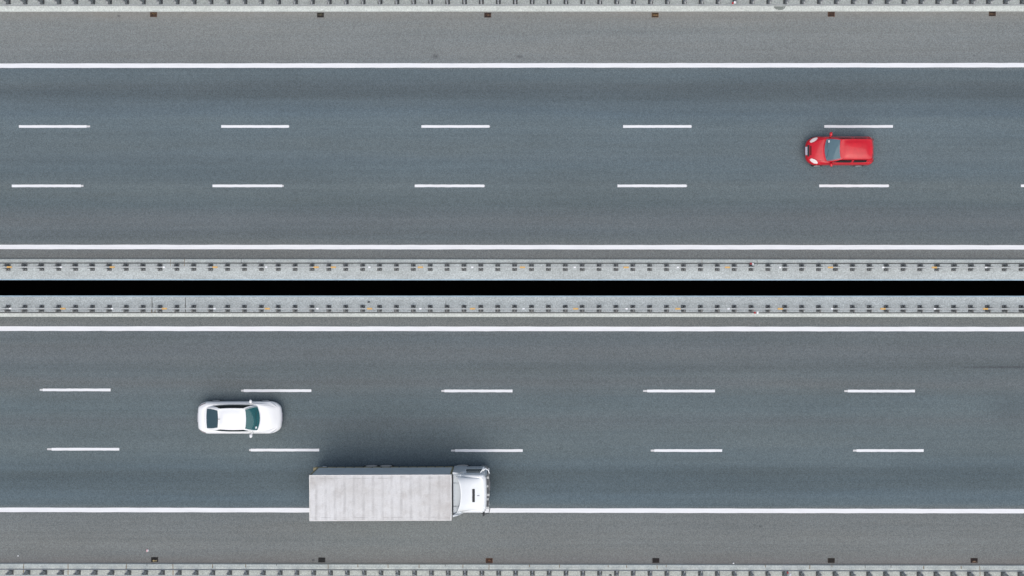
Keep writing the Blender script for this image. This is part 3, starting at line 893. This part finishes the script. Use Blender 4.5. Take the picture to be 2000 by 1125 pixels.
def cabin(root, x0, x1, hw, zf, seat_rows, dash_x, drv, seat_m):
    b = bmesh.new()
    box(b, x0, x1, -hw, hw, .24, zf, 0, .03)
    link('cabin_floor', b, M['dash'], root)
    b = bmesh.new()
    box(b, dash_x - .25, dash_x + .45, -hw, hw, zf + .001, zf + .38, 0, .08, 3)
    link('dashboard', b, M['dash'], root)
    for i, xs_ in enumerate(seat_rows):
        for s in (1, -1):
            b = bmesh.new()
            y = s * .36
            box(b, xs_ - .25, xs_ + .28, y - .24, y + .24, zf + .001, zf + .16, 0, .05)
            v = box(b, xs_ - .36, xs_ - .22, y - .23, y + .23, zf + .12, zf + .62, 0, .05)
            box(b, xs_ - .37, xs_ - .27, y - .12, y + .12, zf + .64, zf + .80, 0, .04)
            link('seat', b, seat_m if i == 0 else M['seat'], root, False)
    b = bmesh.new()
    n = 20
    c = Vector((dash_x - .42, drv * .36, zf + .36)); ax = Vector((.45, 0, .9)).normalized(); u = Vector((0, 1, 0)); v2 = ax.cross(u)
    tube(b, [c + .18 * (math.cos(6.2832 * k / n) * u + math.sin(6.2832 * k / n) * v2) for k in range(n + 1)], .016, 6)
    tube(b, [c - .18 * u, c + .18 * u], .014, 5); tube(b, [c, c + Vector((.25, 0, -.1))], .022, 5)
    link('steering_wheel', b, M['dark_plastic'], root)

def mirror(root, x, y, z, s, paint, out=.24, rake=-.10):
    mr = empty('door_mirror', (x, s * y, z)); mr.parent = root
    b = bmesh.new()
    bmesh.ops.create_uvsphere(b, u_segments=16, v_segments=10, radius=1)
    for w in b.verts:
        w.co = Vector((w.co.x * .11 + rake * .6, s * (out * .62) + w.co.y * .125, w.co.z * .085 + .07))
        if w.co.x < rake * .6 - .05: w.co.x = rake * .6 - .05
    link('housing', b, paint, mr, True)
    b = bmesh.new()
    tube(b, [(.04, -s * .05, .0), (rake * .35, s * out * .42, .05)], .045, 6)
    link('arm', b, paint, mr, True)
    b = bmesh.new()
    cx_ = rake * .6 - .054
    vs = [b.verts.new((cx_, s * out * .62 + .095 * math.cos(6.2832 * k / 12), .07 + .065 * math.sin(6.2832 * k / 12))) for k in range(12)]
    b.faces.new(vs)
    link('mirror_glass', b, M['glass_dark'], mr)

# --- white fastback saloon, heading right
wx = (PX(385.8, .6) + PX(551, .6)) / 2
wy = (PY(782.8, .6) + PY(846.4, .6)) / 2
white = tag(empty('white_car', (wx, wy, 0)), 'white fastback saloon car with green tinted windscreen, driving right beside the truck', 'car')
def B(xf, xr, w, z, **k):
    d = dict(xf=xf, xr=xr, w=w, z=z, cfx=.62, cfy=.44, crx=.62, cry=.40, bf=.10, br=.07); d.update(k); return d
hl = 2.47
spec_w = dict(
    body=[B(hl - .16, -hl + .14, .86, (.22, .14, .18)), B(hl - .05, -hl + .05, .915, (.36, .28, .32)), B(hl, -hl, .942, (.50, .46, .46)),
          B(hl - .02, -hl + .005, .948, (.62, .62, .56)), B(hl - .07, -hl + .03, .945, (.74, .72, .63)), B(hl - .15, -hl + .06, .93, (.83, .80, .68)),
          B(hl - .22, -hl + .10, .905, (.90, .85, .715), tf=.02), B(hl - .28, -hl + .14, .875, (.935, .88, .74), tf=.03)],
    glass0=dict(xf=1.33, xr=-1.92, w=.80, z=(.99, .93, .95), cfx=.20, cfy=.10, crx=.34, cry=.12, bf=.20, br=.05, tf=.04, tr=.16),
    glass1=dict(xf=.46, xr=-1.10, w=.62, z=(1.335, 1.375, 1.335), cfx=.10, cfy=.08, crx=.16, cry=.08, bf=.05, br=-.04, tf=.03, tr=.08),
    crown=.055, bulge=.03, hood_pow=2.0, wt=(.05, .93), rt=(.04, .97), rear_half=.62,
    side_windows=[(-.33, 1.02, .03, .95), (-1.54, -.33, .03, lambda x: .95 - .9 * max(0, -.95 - x))],
    bonnet_half=lambda x: .74 - .10 * max(0, x - 1.2))
objs, on, patch, seam = build_car(spec_w, white, M['white_paint'], M['glass_green'], M['glass_grey'], M['glass_dark'], None)
for s in (1, -1):
    # slim swept headlamps and tail lamps at the corners
    patch('headlight', M['lamp_grey'], lambda u, v, s=s: (hl - .64 + .46 * u, s * (.88 - .33 * u ** 1.6 + (v - .5) * .07 * math.sin(math.pi * min(1, u + .12)))), 12, 4)
    patch('tail_light', M['tail'], lambda u, v, s=s: (-hl + .16 + .38 * u, s * (.68 + .20 * u ** .8 + (v - .5) * .032)), 10, 4, .006)
    b = seam([(hl - .34, s * .60), (1.75, s * .735), (1.10, s * .77)], .006)
    if b: link('bonnet_seam', b, M['seam_grey'], white)
    mirror(white, .80, .85, .90, s, M['white_paint'], .19 if s > 0 else .30, -.15)
b = seam([(-1.93, -.60), (-1.98, 0), (-1.93, .60)], .006)
if b: link('boot_seam', b, M['seam_grey'], white)
# shark fin aerial
b = bmesh.new()
tube(b, [(-.98, 0, 1.405), (-1.08, 0, 1.44), (-1.16, 0, 1.445)], .014, 6)
link('aerial', b, M['dark_plastic'], white)
wheels(white, (-1.46, 1.46), .845, .335, .21, M['rim'])
arches(white, (-1.46, 1.46), .70, .938, .385, .34)
cabin(white, -1.9, 1.35, .72, .46, (.05, -.95), 1.0, 1, M['beige_seat'])
b = bmesh.new()
for (x, a) in ((1.12, .5), (1.10, -.1)):
    p = [on(x - .28 * k / 5 * .4, a - .5 * k / 5, .014) for k in range(6)]
    p = [q for q in p if q is not None]
    tube(b, p, .008, 5)
link('wiper', b, M['dark_plastic'], white)
patch('sticker', M['sticker'], lambda u, v: (1.0 + .10 * u, -.60 + .12 * v), 2, 2, .005)
b = bmesh.new(); box(b, hl - .03, hl + .006, -.26, .26, .40, .51, 0, .004)
link('number_plate', b, M['plate_white'], white)
b = bmesh.new(); box(b, -hl - .006, -hl + .03, -.26, .26, .56, .67, 0, .004)
link('number_plate', b, M['plate_white'], white)

white.rotation_euler = (R(1.4), 0, 0)      # the carriageway falls towards its outer kerb
# --- red hatchback, heading left
rx = (PX(1573.8, .7) + PX(1705.4, .7)) / 2
ry_ = (PY(267.0, .7) + PY(323.2, .7)) / 2
red = tag(empty('red_car', (rx, ry_, 0), math.pi), 'bright red hatchback with pale headlights', 'car')
red['label'] = 'bright red hatchback with pale teardrop headlights, driving left on the upper carriageway'
hr = 1.975
def C(xf, xr, w, z, **k):
    d = dict(xf=xf, xr=xr, w=w, z=z, cfx=.54, cfy=.42, crx=.26, cry=.24, bf=.12, br=.06); d.update(k); return d
spec_r = dict(
    body=[C(hr - .14, -hr + .10, .76, (.22, .15, .18)), C(hr - .04, -hr + .03, .805, (.36, .28, .32)), C(hr, -hr, .832, (.50, .46, .46)),
          C(hr - .02, -hr + .005, .84, (.66, .64, .58)), C(hr - .08, -hr + .02, .835, (.80, .76, .68)), C(hr - .16, -hr + .03, .82, (.90, .86, .75)),
          C(hr - .24, -hr + .045, .80, (.96, .92, .80), tf=.02), C(hr - .32, -hr + .06, .775, (.985, .96, .845), tf=.02)],
    glass0=dict(xf=1.04, xr=-1.90, w=.745, z=(1.01, .99, 1.03), cfx=.22, cfy=.10, crx=.16, cry=.16, bf=.16, br=.05, tf=.05, tr=.05),
    glass1=dict(xf=.11, xr=-1.72, w=.575, z=(1.45, 1.475, 1.435), cfx=.08, cfy=.06, crx=.14, cry=.12, bf=.04, br=.05, tf=.03, tr=.0),
    crown=.065, bulge=.035, hood_pow=1.7, wt=(.05, .94), rt=(.12, .80), rear_half=.52,
    side_windows=[(-.54, .60, .10, .82), (-1.42, -.66, .12, .80)],
    bonnet_half=lambda x: .66 - .06 * max(0, x - 1.0))
objs, on, patch, seam = build_car(spec_r, red, M['red_paint'], M['glass_blue'], M['glass_grey'], M['glass_dark'], None)
for s in (1, -1):
    def hf(u, v, s=s):
        a = u; wd = .20 * math.sin(math.pi * (.12 + .80 * a)) ** .8
        cx_, cy_ = hr - .24 - .40 * a, .50 + .245 * a
        return (cx_ + (v - .5) * wd * .55, s * (cy_ + (v - .5) * wd * .80))
    patch('headlight', M['lamp'], hf, 14, 6, .01)
    b = seam([(hr - .34, s * .44), (1.35, s * .58), (.80, s * .68)], .008)
    if b: link('bonnet_seam', b, M['seam_red'], red)
    b = seam([(.05, s * .585), (-.8, s * .60), (-1.66, s * .58)], .012)
    if b: link('roof_channel', b, M['seam_red'], red)
    mirror(red, .60, .78, .98, s, M['red_paint'], .12 if s > 0 else .26, -.05)
    b = bmesh.new(); box(b, -hr + .05, -hr + .12, min(s * .54, s * .68), max(s * .54, s * .68), .80, 1.0, 0, .02)
    link('tail_light', b, M['tail'], red)
patch('grille', M['dark_plastic'], lambda u, v: (hr - .20 + .10 * u, -.34 + .68 * v), 4, 12, .012)
patch('grille', M['seam_red'], lambda u, v: (hr - .30 + .08 * u, -.27 + .54 * v), 4, 12, .008)
b = bmesh.new()
vv = box(b, -.075, .075, -.245, .245, -.008, .008, 0, .003)
npo = link('number_plate', b, M['plate_white'], red); npo.location = (hr - .05, 0, .66); npo.rotation_euler = (0, R(30), 0)
b = bmesh.new(); box(b, -hr - .006, -hr + .03, -.25, .25, .60, .71, 0, .004)
link('number_plate', b, M['plate_white'], red)
wheels(red, (-1.22, 1.24), .755, .30, .19, M['rim'])
arches(red, (-1.22, 1.24), .60, .826, .345, .31)
cabin(red, -1.75, 1.05, .66, .50, (-.05, -.95), .72, 1, M['seat'])
patch('sticker', M['sticker'], lambda u, v: (.70 + .09 * u, -.56 + .14 * v), 2, 2, .005)
b = bmesh.new()
for (x, a) in ((.86, .45), (.86, -.1)):
    p = [on(x - .1 * k / 5, a - .45 * k / 5, .014) for k in range(6)]
    p = [q for q in p if q is not None]
    tube(b, p, .008, 5)
link('wiper', b, M['dark_plastic'], red)

red.rotation_euler = (R(1.2), 0, math.pi)
# ------------------------------------------------------------------ the truck
TZ = 3.9
tx0, tx1 = PX(604, TZ), PX(882, TZ)
ty1, ty0 = PY(927.2, TZ), PY(1017.3, TZ)
tcy = (ty0 + ty1) / 2
truck = tag(empty('box_truck', ((tx0 - 1.3) / 2, tcy, 0), R(-.0) + R(0.22)), 'white lorry with dirty white tarpaulin box, driving right over the bottom edge line', 'truck')
ox = truck.location.x
X = lambda x: x - ox                       # world x -> truck-local
hw = (ty1 - ty0) / 2
x0, x1 = X(tx0), X(tx1)
# cargo roof: tarp sagging between bows
cargo = empty('cargo_box', ((x0 + x1) / 2, 0, 1.1)); cargo.parent = truck
co = -cargo.location
def cl(name, b, m, smooth=False):
    o = link(name, b, m, cargo, smooth); o.location = co; return o
b = bmesh.new()
NX, NY = 150, 24
bow = (x1 - x0 - .16) / 15
gv = {}
rr = random.Random(5)
depth = [rr.uniform(.014, .034) for _ in range(16)]
for i in range(NX + 1):
    for j in range(NY + 1):
        x = x0 + .05 + (x1 - x0 - .10) * i / NX; y = -hw + .05 + (2 * hw - .10) * j / NY
        c = 1 - abs(2 * j / NY - 1) ** 2.2
        ph = (x - x0 - .08) / bow
        sag = (math.sin(math.pi * ph) ** 2) * depth[max(0, min(15, int(ph)))]
        ew = min(1, 9 * (1 - abs(2 * j / NY - 1)))
        z = TZ + .045 * c - sag * ew * (.55 + .45 * c) + .004 * math.sin(9 * y + 3 * x)
        gv[i, j] = b.verts.new((x, y, z))
for i in range(NX):
    for j in range(NY):
        b.faces.new((gv[i, j], gv[i + 1, j], gv[i + 1, j + 1], gv[i, j + 1]))
cl('roof_tarp', b, M['tarp'], True)
b = bmesh.new()                             # hemmed roof frame round the tarp
for s in (1, -1):
    box(b, x0, x1, min(s * (hw - .055), s * hw), max(s * (hw - .055), s * hw), TZ - .12, TZ + .006, 0, .012)
box(b, x0 - .003, x0 + .06, -hw + .056, hw - .056, TZ - .12, TZ + .008, 0, .012)
box(b, x1 - .07, x1 + .003, -hw + .056, hw - .056, TZ - .12, TZ + .010, 0, .012)
cl('roof_frame', b, M['tarp_edge'])
b = bmesh.new()
for s in (1, -1):                           # pleated side curtains
    N = 110
    for i in range(N):
        xa, xb = x0 + .06 + (x1 - x0 - .12) * i / N, x0 + .06 + (x1 - x0 - .12) * (i + 1) / N
        wa, wb = [.008 * math.sin(2 * math.pi * (q - x0) / .55) for q in (xa, xb)]
        q = [(xa, s * (hw - .014 + wa * .5), 1.17), (xb, s * (hw - .014 + wb * .5), 1.17), (xb, s * (hw - .014), TZ - .12), (xa, s * (hw - .014), TZ - .12)]
        quad(b, q if s < 0 else q[::-1])
bmesh.ops.remove_doubles(b, verts=b.verts, dist=1e-4)
cl('side_curtain', b, M['side_tarp'], True)
for s in (1, -1):
  for (xa, xb) in ((x0 + .001, x0 + .10), (x1 - .10, x1 - .001)):
    b = bmesh.new()
    box(b, xa, xb, min(s * (hw - .06), s * (hw - .002)), max(s * (hw - .06), s * (hw - .002)), 1.0, TZ - .121)
    cl('corner_post', b, M['olive'])
b = bmesh.new(); box(b, x1 - .04, x1 - .01, -hw + .061, hw - .061, 1.1, TZ - .121)
cl('front_wall', b, M['tarp_edge'])
for s in (1, -1):
    b = bmesh.new(); box(b, x0 + .004, x0 + .04, min(s * .006, s * (hw - .062)), max(s * .006, s * (hw - .062)), 1.1, TZ - .122, 0, .006)
    for hx in (.3, .9):
        tube(b, [(x0 - .012, s * hx, 1.15), (x0 - .012, s * hx, TZ - .2)], .018, 6)
    cl('rear_door', b, M['tarp_edge'])
b = bmesh.new(); box(b, x0 + .02, x1 - .02, -hw + .06, hw - .06, .98, 1.099)
cl('load_floor', b, M['chassis'])
for s in (1, -1):                           # olive lower rail with dark latch gaps
    b = bmesh.new()
    n = 15; seg = (x1 - x0 - .1) / n
    for i in range(n):
        xa = x0 + .05 + seg * i
        box(b, xa + .03, xa + seg - .03, min(s * (hw - .055), s * (hw + .016)), max(s * (hw - .055), s * (hw + .016)), 1.0, 1.165, 0, .008)
        box(b, xa - .029, xa + .029, min(s * (hw - .055), s * (hw - .01)), max(s * (hw - .055), s * (hw - .01)), 1.0, 1.16, 1)
    cl('side_rail', b, [M['olive'], M['chassis']])
for s in (1, -1):
    b = bmesh.new(); box(b, x0 + .28, x0 + .52, min(s * (hw - .03), s * (hw + .03)), max(s * (hw - .03), s * (hw + .03)), .92, .998, 0, .02)
    cl('marker_lamp', b, M['whiteref'])
# chassis, guards, tanks, wheels
b = bmesh.new()
for s in (1, -1): box(b, x0 + .1, X(-1.6), min(s * .38, s * .46), max(s * .38, s * .46), .70, .95)
for k in range(8): box(b, x0 + .4 + k * 1.15, x0 + .5 + k * 1.15, -.379, .379, .74, .9)
link('chassis', b, M['chassis'], truck)
for s in (1, -1):
    b = bmesh.new()
    for z in (.5, .72): box(b, X(-6.5), X(-4.4), min(s * 1.16, s * 1.20), max(s * 1.16, s * 1.20), z, z + .10)
    for xx in (-6.4, -4.6): box(b, X(xx), X(xx) + .06, min(s * .5, s * 1.159), max(s * .5, s * 1.159), .55, .66)
    link('side_guard', b, M['galv'], truck)
b = bmesh.new(); box(b, X(-4.2), X(-3.5), .55, 1.15, .42, .95, 0, .08); link('fuel_tank', b, M['galv'], truck)
b = bmesh.new(); box(b, X(-4.2), X(-3.6), -1.15, -.55, .42, .95, 0, .03); link('battery_box', b, M['chassis'], truck)
b = bmesh.new(); box(b, x0 - .26, x0 - .012, -hw + .01, hw - .01, .90, 1.02, 0, .02); box(b, x0 - .2, x0 - .08, -hw + .05, hw - .05, .45, .58, 0, .02)
for yy in (-.7, .7): box(b, x0 - .18, x0 - .1, yy - .05, yy + .05, .581, .899)
link('rear_bumper', b, M['olive'], truck)
for s in (1, -1):
    b = bmesh.new(); box(b, x0 - .01, x0 + .05, min(s * .75, s * 1.12), max(s * .75, s * 1.12), .72, .88, 0, .02); link('tail_light', b, M['tail'], truck)
wheels(truck, (X(-2.92), X(-7.42), X(-8.28)), 1.12, .50, .32, M['steel_rim'])
b = bmesh.new()
for s in (1, -1):
    for xx in (-7.42, -8.28): cyl_y(b, (X(xx), .5), .5, min(s * .60, s * .90), max(s * .60, s * .90), 24)
bmesh.ops.recalc_face_normals(b, faces=b.faces)
link('inner_tyre', b, M['rubber'], truck)
for s in (1, -1):
    b = bmesh.new()
    for xx in (-7.42, -8.28):
        for k in range(8):
            a0, a1 = R(25 + 130 * k / 8), R(25 + 130 * (k + 1) / 8)
            p = [(X(xx) + .57 * math.cos(a), s * yy, .5 + .57 * math.sin(a)) for a, yy in ((a0, .95), (a1, .95), (a1, 1.24), (a0, 1.24))]
            quad(b, p)
    link('mudguard', b, M['dark_plastic'], truck)

# cab: stacked outlines from sill to roof
cab = empty('cab', (X(-2.35), 0, .5)); cab.parent = truck
cc = -cab.location
def cb(name, b, m, smooth=False, parent=None):
    o = link(name, b, m, cab if parent is None else parent, smooth); o.location = cc; return o
CX = lambda x: X(x)
def K(xf, xr, w, z, **k):
    d = dict(xf=CX(xf), xr=CX(xr), w=w, z=(z, z, z), cfx=.22, cfy=.30, crx=.05, cry=.05, bf=.05, br=0); d.update(k); return d
cy_off = (PY(965.4, 3.2) - tcy)
cabrings = [K(-1.40, -3.24, 1.17, .62), K(-1.385, -3.24, 1.20, .75), K(-1.38, -3.24, 1.21, 1.2), K(-1.38, -3.24, 1.21, 1.75), K(-1.385, -3.24, 1.20, 1.86), K(-1.39, -3.24, 1.185, 2.1),
            K(-1.40, -3.24, 1.16, 2.4), K(-1.41, -3.24, 1.13, 2.65), K(-1.42, -3.24, 1.10, 2.80), K(-1.43, -3.24, 1.085, 2.92), K(-1.455, -3.235, 1.065, 3.02), K(-1.51, -3.22, 1.03, 3.09), K(-1.60, -3.20, .96, 3.13)]
rg = [[Vector((x, y + cy_off, r['z'][0])) for x, y, s, f in ring_plan(r)] for r in cabrings]
segs = [(s, f) for x, y, s, f in ring_plan(cabrings[0])]
n = len(segs)
parts = {}
for k in range(len(rg) - 1):
    zc = (cabrings[k]['z'][0] + cabrings[k + 1]['z'][0]) / 2
    for j in range(n):
        c = (rg[k][j] + rg[k + 1][(j + 1) % n]) / 2
        s, s2 = segs[j][0], segs[(j + 1) % n][0]
        key = 'shell'
        lx = c.x + ox
        if s == 'front' and s2 == 'front' and 1.86 < zc < 2.80: key = 'windscreen'
        elif s in ('left', 'right') and s == s2 and 1.86 < zc < 2.65 and -2.62 < lx < -1.72: key = ('side_window', s)
        elif s == 'front' and .62 < zc < .75: key = 'shell'
        parts.setdefault(key, []).append(((k, j), (k, (j + 1) % n), (k + 1, (j + 1) % n), (k + 1, j)))
for key, faces in sorted(parts.items(), key=lambda p: str(p[0])):
    b = bmesh.new(); vm = {}
    for idx in faces:
        vs = []
        for q in idx:
            if q not in vm: vm[q] = b.verts.new(rg[q[0]][q[1]])
            vs.append(vm[q])
        b.faces.new(vs)
    if key == 'shell':
        b.faces.new([vm[(len(rg) - 1, j)] if (len(rg) - 1, j) in vm else b.verts.new(rg[-1][j]) for j in range(n)])
        b.faces.new([b.verts.new(rg[0][j]) for j in range(n)][::-1])
    bmesh.ops.recalc_face_normals(b, faces=b.faces)
    if key == 'shell': cb('cab_shell', b, M['cab_paint'], False)
    elif key == 'windscreen': cb('windscreen', b, M['glass_dark'], True)
    else: cb('side_window', b, M['glass_dark'], True)
# interior back wall so the cab is not hollow
b = bmesh.new(); box(b, CX(-3.1), CX(-1.9), -1.0 + cy_off, 1.0 + cy_off, .9, 1.6, 0, .05)
cb('bunk', b, M['seat'])
# roof air deflector: rises to the rear, concave rear lip
b = bmesh.new()
NU, NV = 26, 24
g2 = {}
for i in range(NU + 1):
    for j in range(NV + 1):
        v = 2 * j / NV - 1
        u = i / NU
        rear = -3.15 + .26 * (1 - abs(v) ** 2.4)
        x = -1.62 + (rear + 1.62) * u
        wd = .90 + .16 * u ** 2
        y = v * wd
        e = 1 - abs(v) ** 7
        z = 3.118 + (.38 * (u ** 1.5)) * (0.25 + .75 * e) + .05 * e * math.sin(math.pi * min(1, u * 2.5) / 2)
        g2[i, j] = b.verts.new((CX(x), y + cy_off, z))
for i in range(NU):
    for j in range(NV): b.faces.new((g2[i, j], g2[i, j + 1], g2[i + 1, j + 1], g2[i + 1, j]))
bmesh.ops.recalc_face_normals(b, faces=b.faces)
if sum(f.normal.z for f in b.faces) < 0: bmesh.ops.reverse_faces(b, faces=b.faces)
bmesh.ops.solidify(b, geom=list(b.faces), thickness=.025)
cb('roof_deflector', b, M['cab_paint'], True)
# pale collar behind the deflector, in three panels with dark gaps
for (ya, yb) in ((-1.10, -.70), (-.68, .62), (.64, 1.10)):
    b = bmesh.new(); box(b, CX(-3.33), CX(-2.86), ya + cy_off, yb + cy_off, 3.135, 3.19, 0, .02)
    cb('collar_panel', b, M['galv_light'])
# flared side fairings at the rear of the cab
for s in (1, -1):
    b = bmesh.new()
    pts = [(-3.35, 1.27), (-3.35, 1.16), (-3.02, 1.04), (-2.62, 1.155), (-2.62, 1.225), (-3.0, 1.245)]
    q = [(CX(p[0]), s * p[1] + cy_off) for p in pts]
    if s < 0: q = q[::-1]
    lo = [b.verts.new((p[0], p[1], .95)) for p in q]
    hi = [b.verts.new((p[0], p[1] - s * (.05 if (p[0] + ox) > -3.2 else 0.0), 3.42 if (p[0] + ox) < -3.2 else (3.2 if (p[0] + ox) < -2.9 else 2.2))) for p in q]
    b.faces.new(hi); b.faces.new(lo[::-1])
    for k in range(6): b.faces.new((lo[k], lo[(k + 1) % 6], hi[(k + 1) % 6], hi[k]))
    bmesh.ops.recalc_face_normals(b, faces=b.faces)
    cb('side_fairing', b, M['cab_paint'])
    # door mirrors on a bowed arm
    m_ = empty('door_mirror', (CX(-1.62), s * 1.2 + cy_off, 2.55)); m_.parent = cab; m_.location = Vector((CX(-1.62), s * 1.2 + cy_off, 2.55)) - cab.location
    if s > 0:
        b = bmesh.new(); box(b, -.06, .06, .03, .24, -.42, .20, 0, .05, 3); link('housing', b, M['cab_paint'], m_, True)
        b = bmesh.new(); tube(b, [(-.18, -.05, .32), (-.05, .12, .30), (.12, .17, .26), (.28, .08, .20), (.33, -.12, .16)], .035, 8); link('arm', b, M['cab_paint'], m_, True)
    else:
        b = bmesh.new(); box(b, -.06, .05, -.16, .0, -.42, .16, 0, .04, 3); link('housing', b, M['dark_plastic'], m_, True)
        b = bmesh.new(); tube(b, [(-.12, .05, .3), (.02, -.02, .28), (.30, .03, .22), (.36, .30, .18)], .022, 8); link('arm', b, M['dark_plastic'], m_, True)
# roof hatch slot and aerial
b = bmesh.new()
def zdef(x):                                # height of the deflector on the centre line
    u = (x + 1.62) / (-2.89 + 1.62); return 3.118 + .38 * max(0, u) ** 1.5 + .05 * math.sin(math.pi * min(1, max(0, u) * 2.5) / 2)
za, zb_ = zdef(-2.25), zdef(-2.10)
vs = box(b, CX(-2.245), CX(-2.105), -.37, .37, 0, .05, 0, .012, 1)
for v in b.verts: v.co.z += za + (zb_ - za) * (v.co.x - CX(-2.25)) / .15 - .012
cb('roof_vent', b, M['dark_plastic'])
b = bmesh.new(); tube(b, [(CX(-1.98), -.02, zdef(-1.98) + .01), (CX(-1.84), -.02, zdef(-1.84) + .06)], .012, 6)
cb('aerial', b, M['chassis'])
# bumper, grille, visor, lamps
b = bmesh.new()
pl = ring_plan(K(-1.31, -1.80, 1.22, .4, cfx=.25, cfy=.35))
poly_prism(b, [(p[0], p[1] + cy_off) for p in pl], .38, .80)
cb('bumper', b, M['rail_dark'])
b = bmesh.new()
for k in range(7):
    y = -.84 + .28 * k
    box(b, CX(-1.385), CX(-1.335), y - .105 + cy_off, y + .105 + cy_off, .82, 1.55, 0, .01)
cb('grille', b, M['galv'])
b = bmesh.new(); box(b, CX(-1.40), CX(-1.36), -1.0 + cy_off, 1.0 + cy_off, .80, 1.60, 0)
cb('grille_backing', b, M['chassis'])
for s in (1, -1):
    b = bmesh.new(); box(b, CX(-1.45), CX(-1.325), min(s * .80, s * 1.10) + cy_off, max(s * .80, s * 1.10) + cy_off, .60, .79, 0, .03)
    cb('headlight', b, M['lamp_grey'])
for (ya, yb) in ((-.7, .05), (.1, .8)):
    b = bmesh.new(); tube(b, [(CX(-1.36), ya + cy_off, 1.84), (CX(-1.365), yb + cy_off, 1.90)], .02, 6)
    cb('wiper', b, M['chassis'])
b = bmesh.new()
for k in range(8):
    y = -.92 + .245 * k
    if k in (1, 4, 6):
        box(b, CX(-1.44), CX(-1.33), y - .0049 + cy_off, y + .13 + cy_off, 2.795, 2.825, 1)
        box(b, CX(-1.44), CX(-1.33), y + .1301 + cy_off, y + .2399 + cy_off, 2.795, 2.825, 1)
        continue
    e = (.0, .025, -.02, .03, .0, -.03, .02, -.01)[k]
    box(b, CX(-1.44), CX(-1.305 + e), y + cy_off, y + .13 + cy_off, 2.80, 2.83, 0, .008)
    box(b, CX(-1.44), CX(-1.33), y + .1301 + cy_off, y + .2449 + cy_off, 2.795, 2.825, 1)
cb('sun_visor', b, [M['galv_post'], M['visor_grey']])
b = bmesh.new(); box(b, CX(-1.308), CX(-1.295), -.26 + cy_off, .26 + cy_off, .46, .57)
cb('number_plate', b, M['plate_white'])

# ------------------------------------------------------------------ light and camera
w = bpy.data.worlds.new('World'); scene.world = w; w.use_nodes = True
nt = w.node_tree
bg = nt.nodes['Background']
sky = nt.nodes.new('ShaderNodeTexSky'); sky.sky_type = 'NISHITA'; sky.sun_disc = False
SUN_EL, SUN_AZ = 68.0, 180.0               # azimuth clockwise from +y
sky.sun_elevation = R(SUN_EL); sky.sun_rotation = R(SUN_AZ)
sky.air_density = 1.0; sky.dust_density = 4.0; sky.ozone_density = 1.0
nt.links.new(sky.outputs[0], bg.inputs[0]); bg.inputs[1].default_value = 0.11
sd = bpy.data.lights.new('sun', 'SUN'); sd.energy = 1.5; sd.angle = R(76); sd.color = (1.0, 1.0, .94)
so = bpy.data.objects.new('sun', sd); COL.objects.link(so)
d = Vector((math.sin(R(SUN_AZ)) * math.cos(R(SUN_EL)), math.cos(R(SUN_AZ)) * math.cos(R(SUN_EL)), math.sin(R(SUN_EL))))
so.rotation_euler = (-d).to_track_quat('-Z', 'Y').to_euler(); so.location = d * 60

cd = bpy.data.cameras.new('camera'); cd.sensor_width = 36.0
cd.lens = 36.0 * H / (2000 * S); cd.clip_start = 1.0; cd.clip_end = 3000
cam = bpy.data.objects.new('camera', cd); COL.objects.link(cam)
cam.location = (0, 0, H); cam.rotation_euler = (0, 0, 0)
scene.camera = cam
scene.view_settings.view_transform = 'Standard'; scene.view_settings.look = 'None'
scene.view_settings.exposure = 0.12; scene.view_settings.gamma = 1.0
scene.render.film_transparent = False
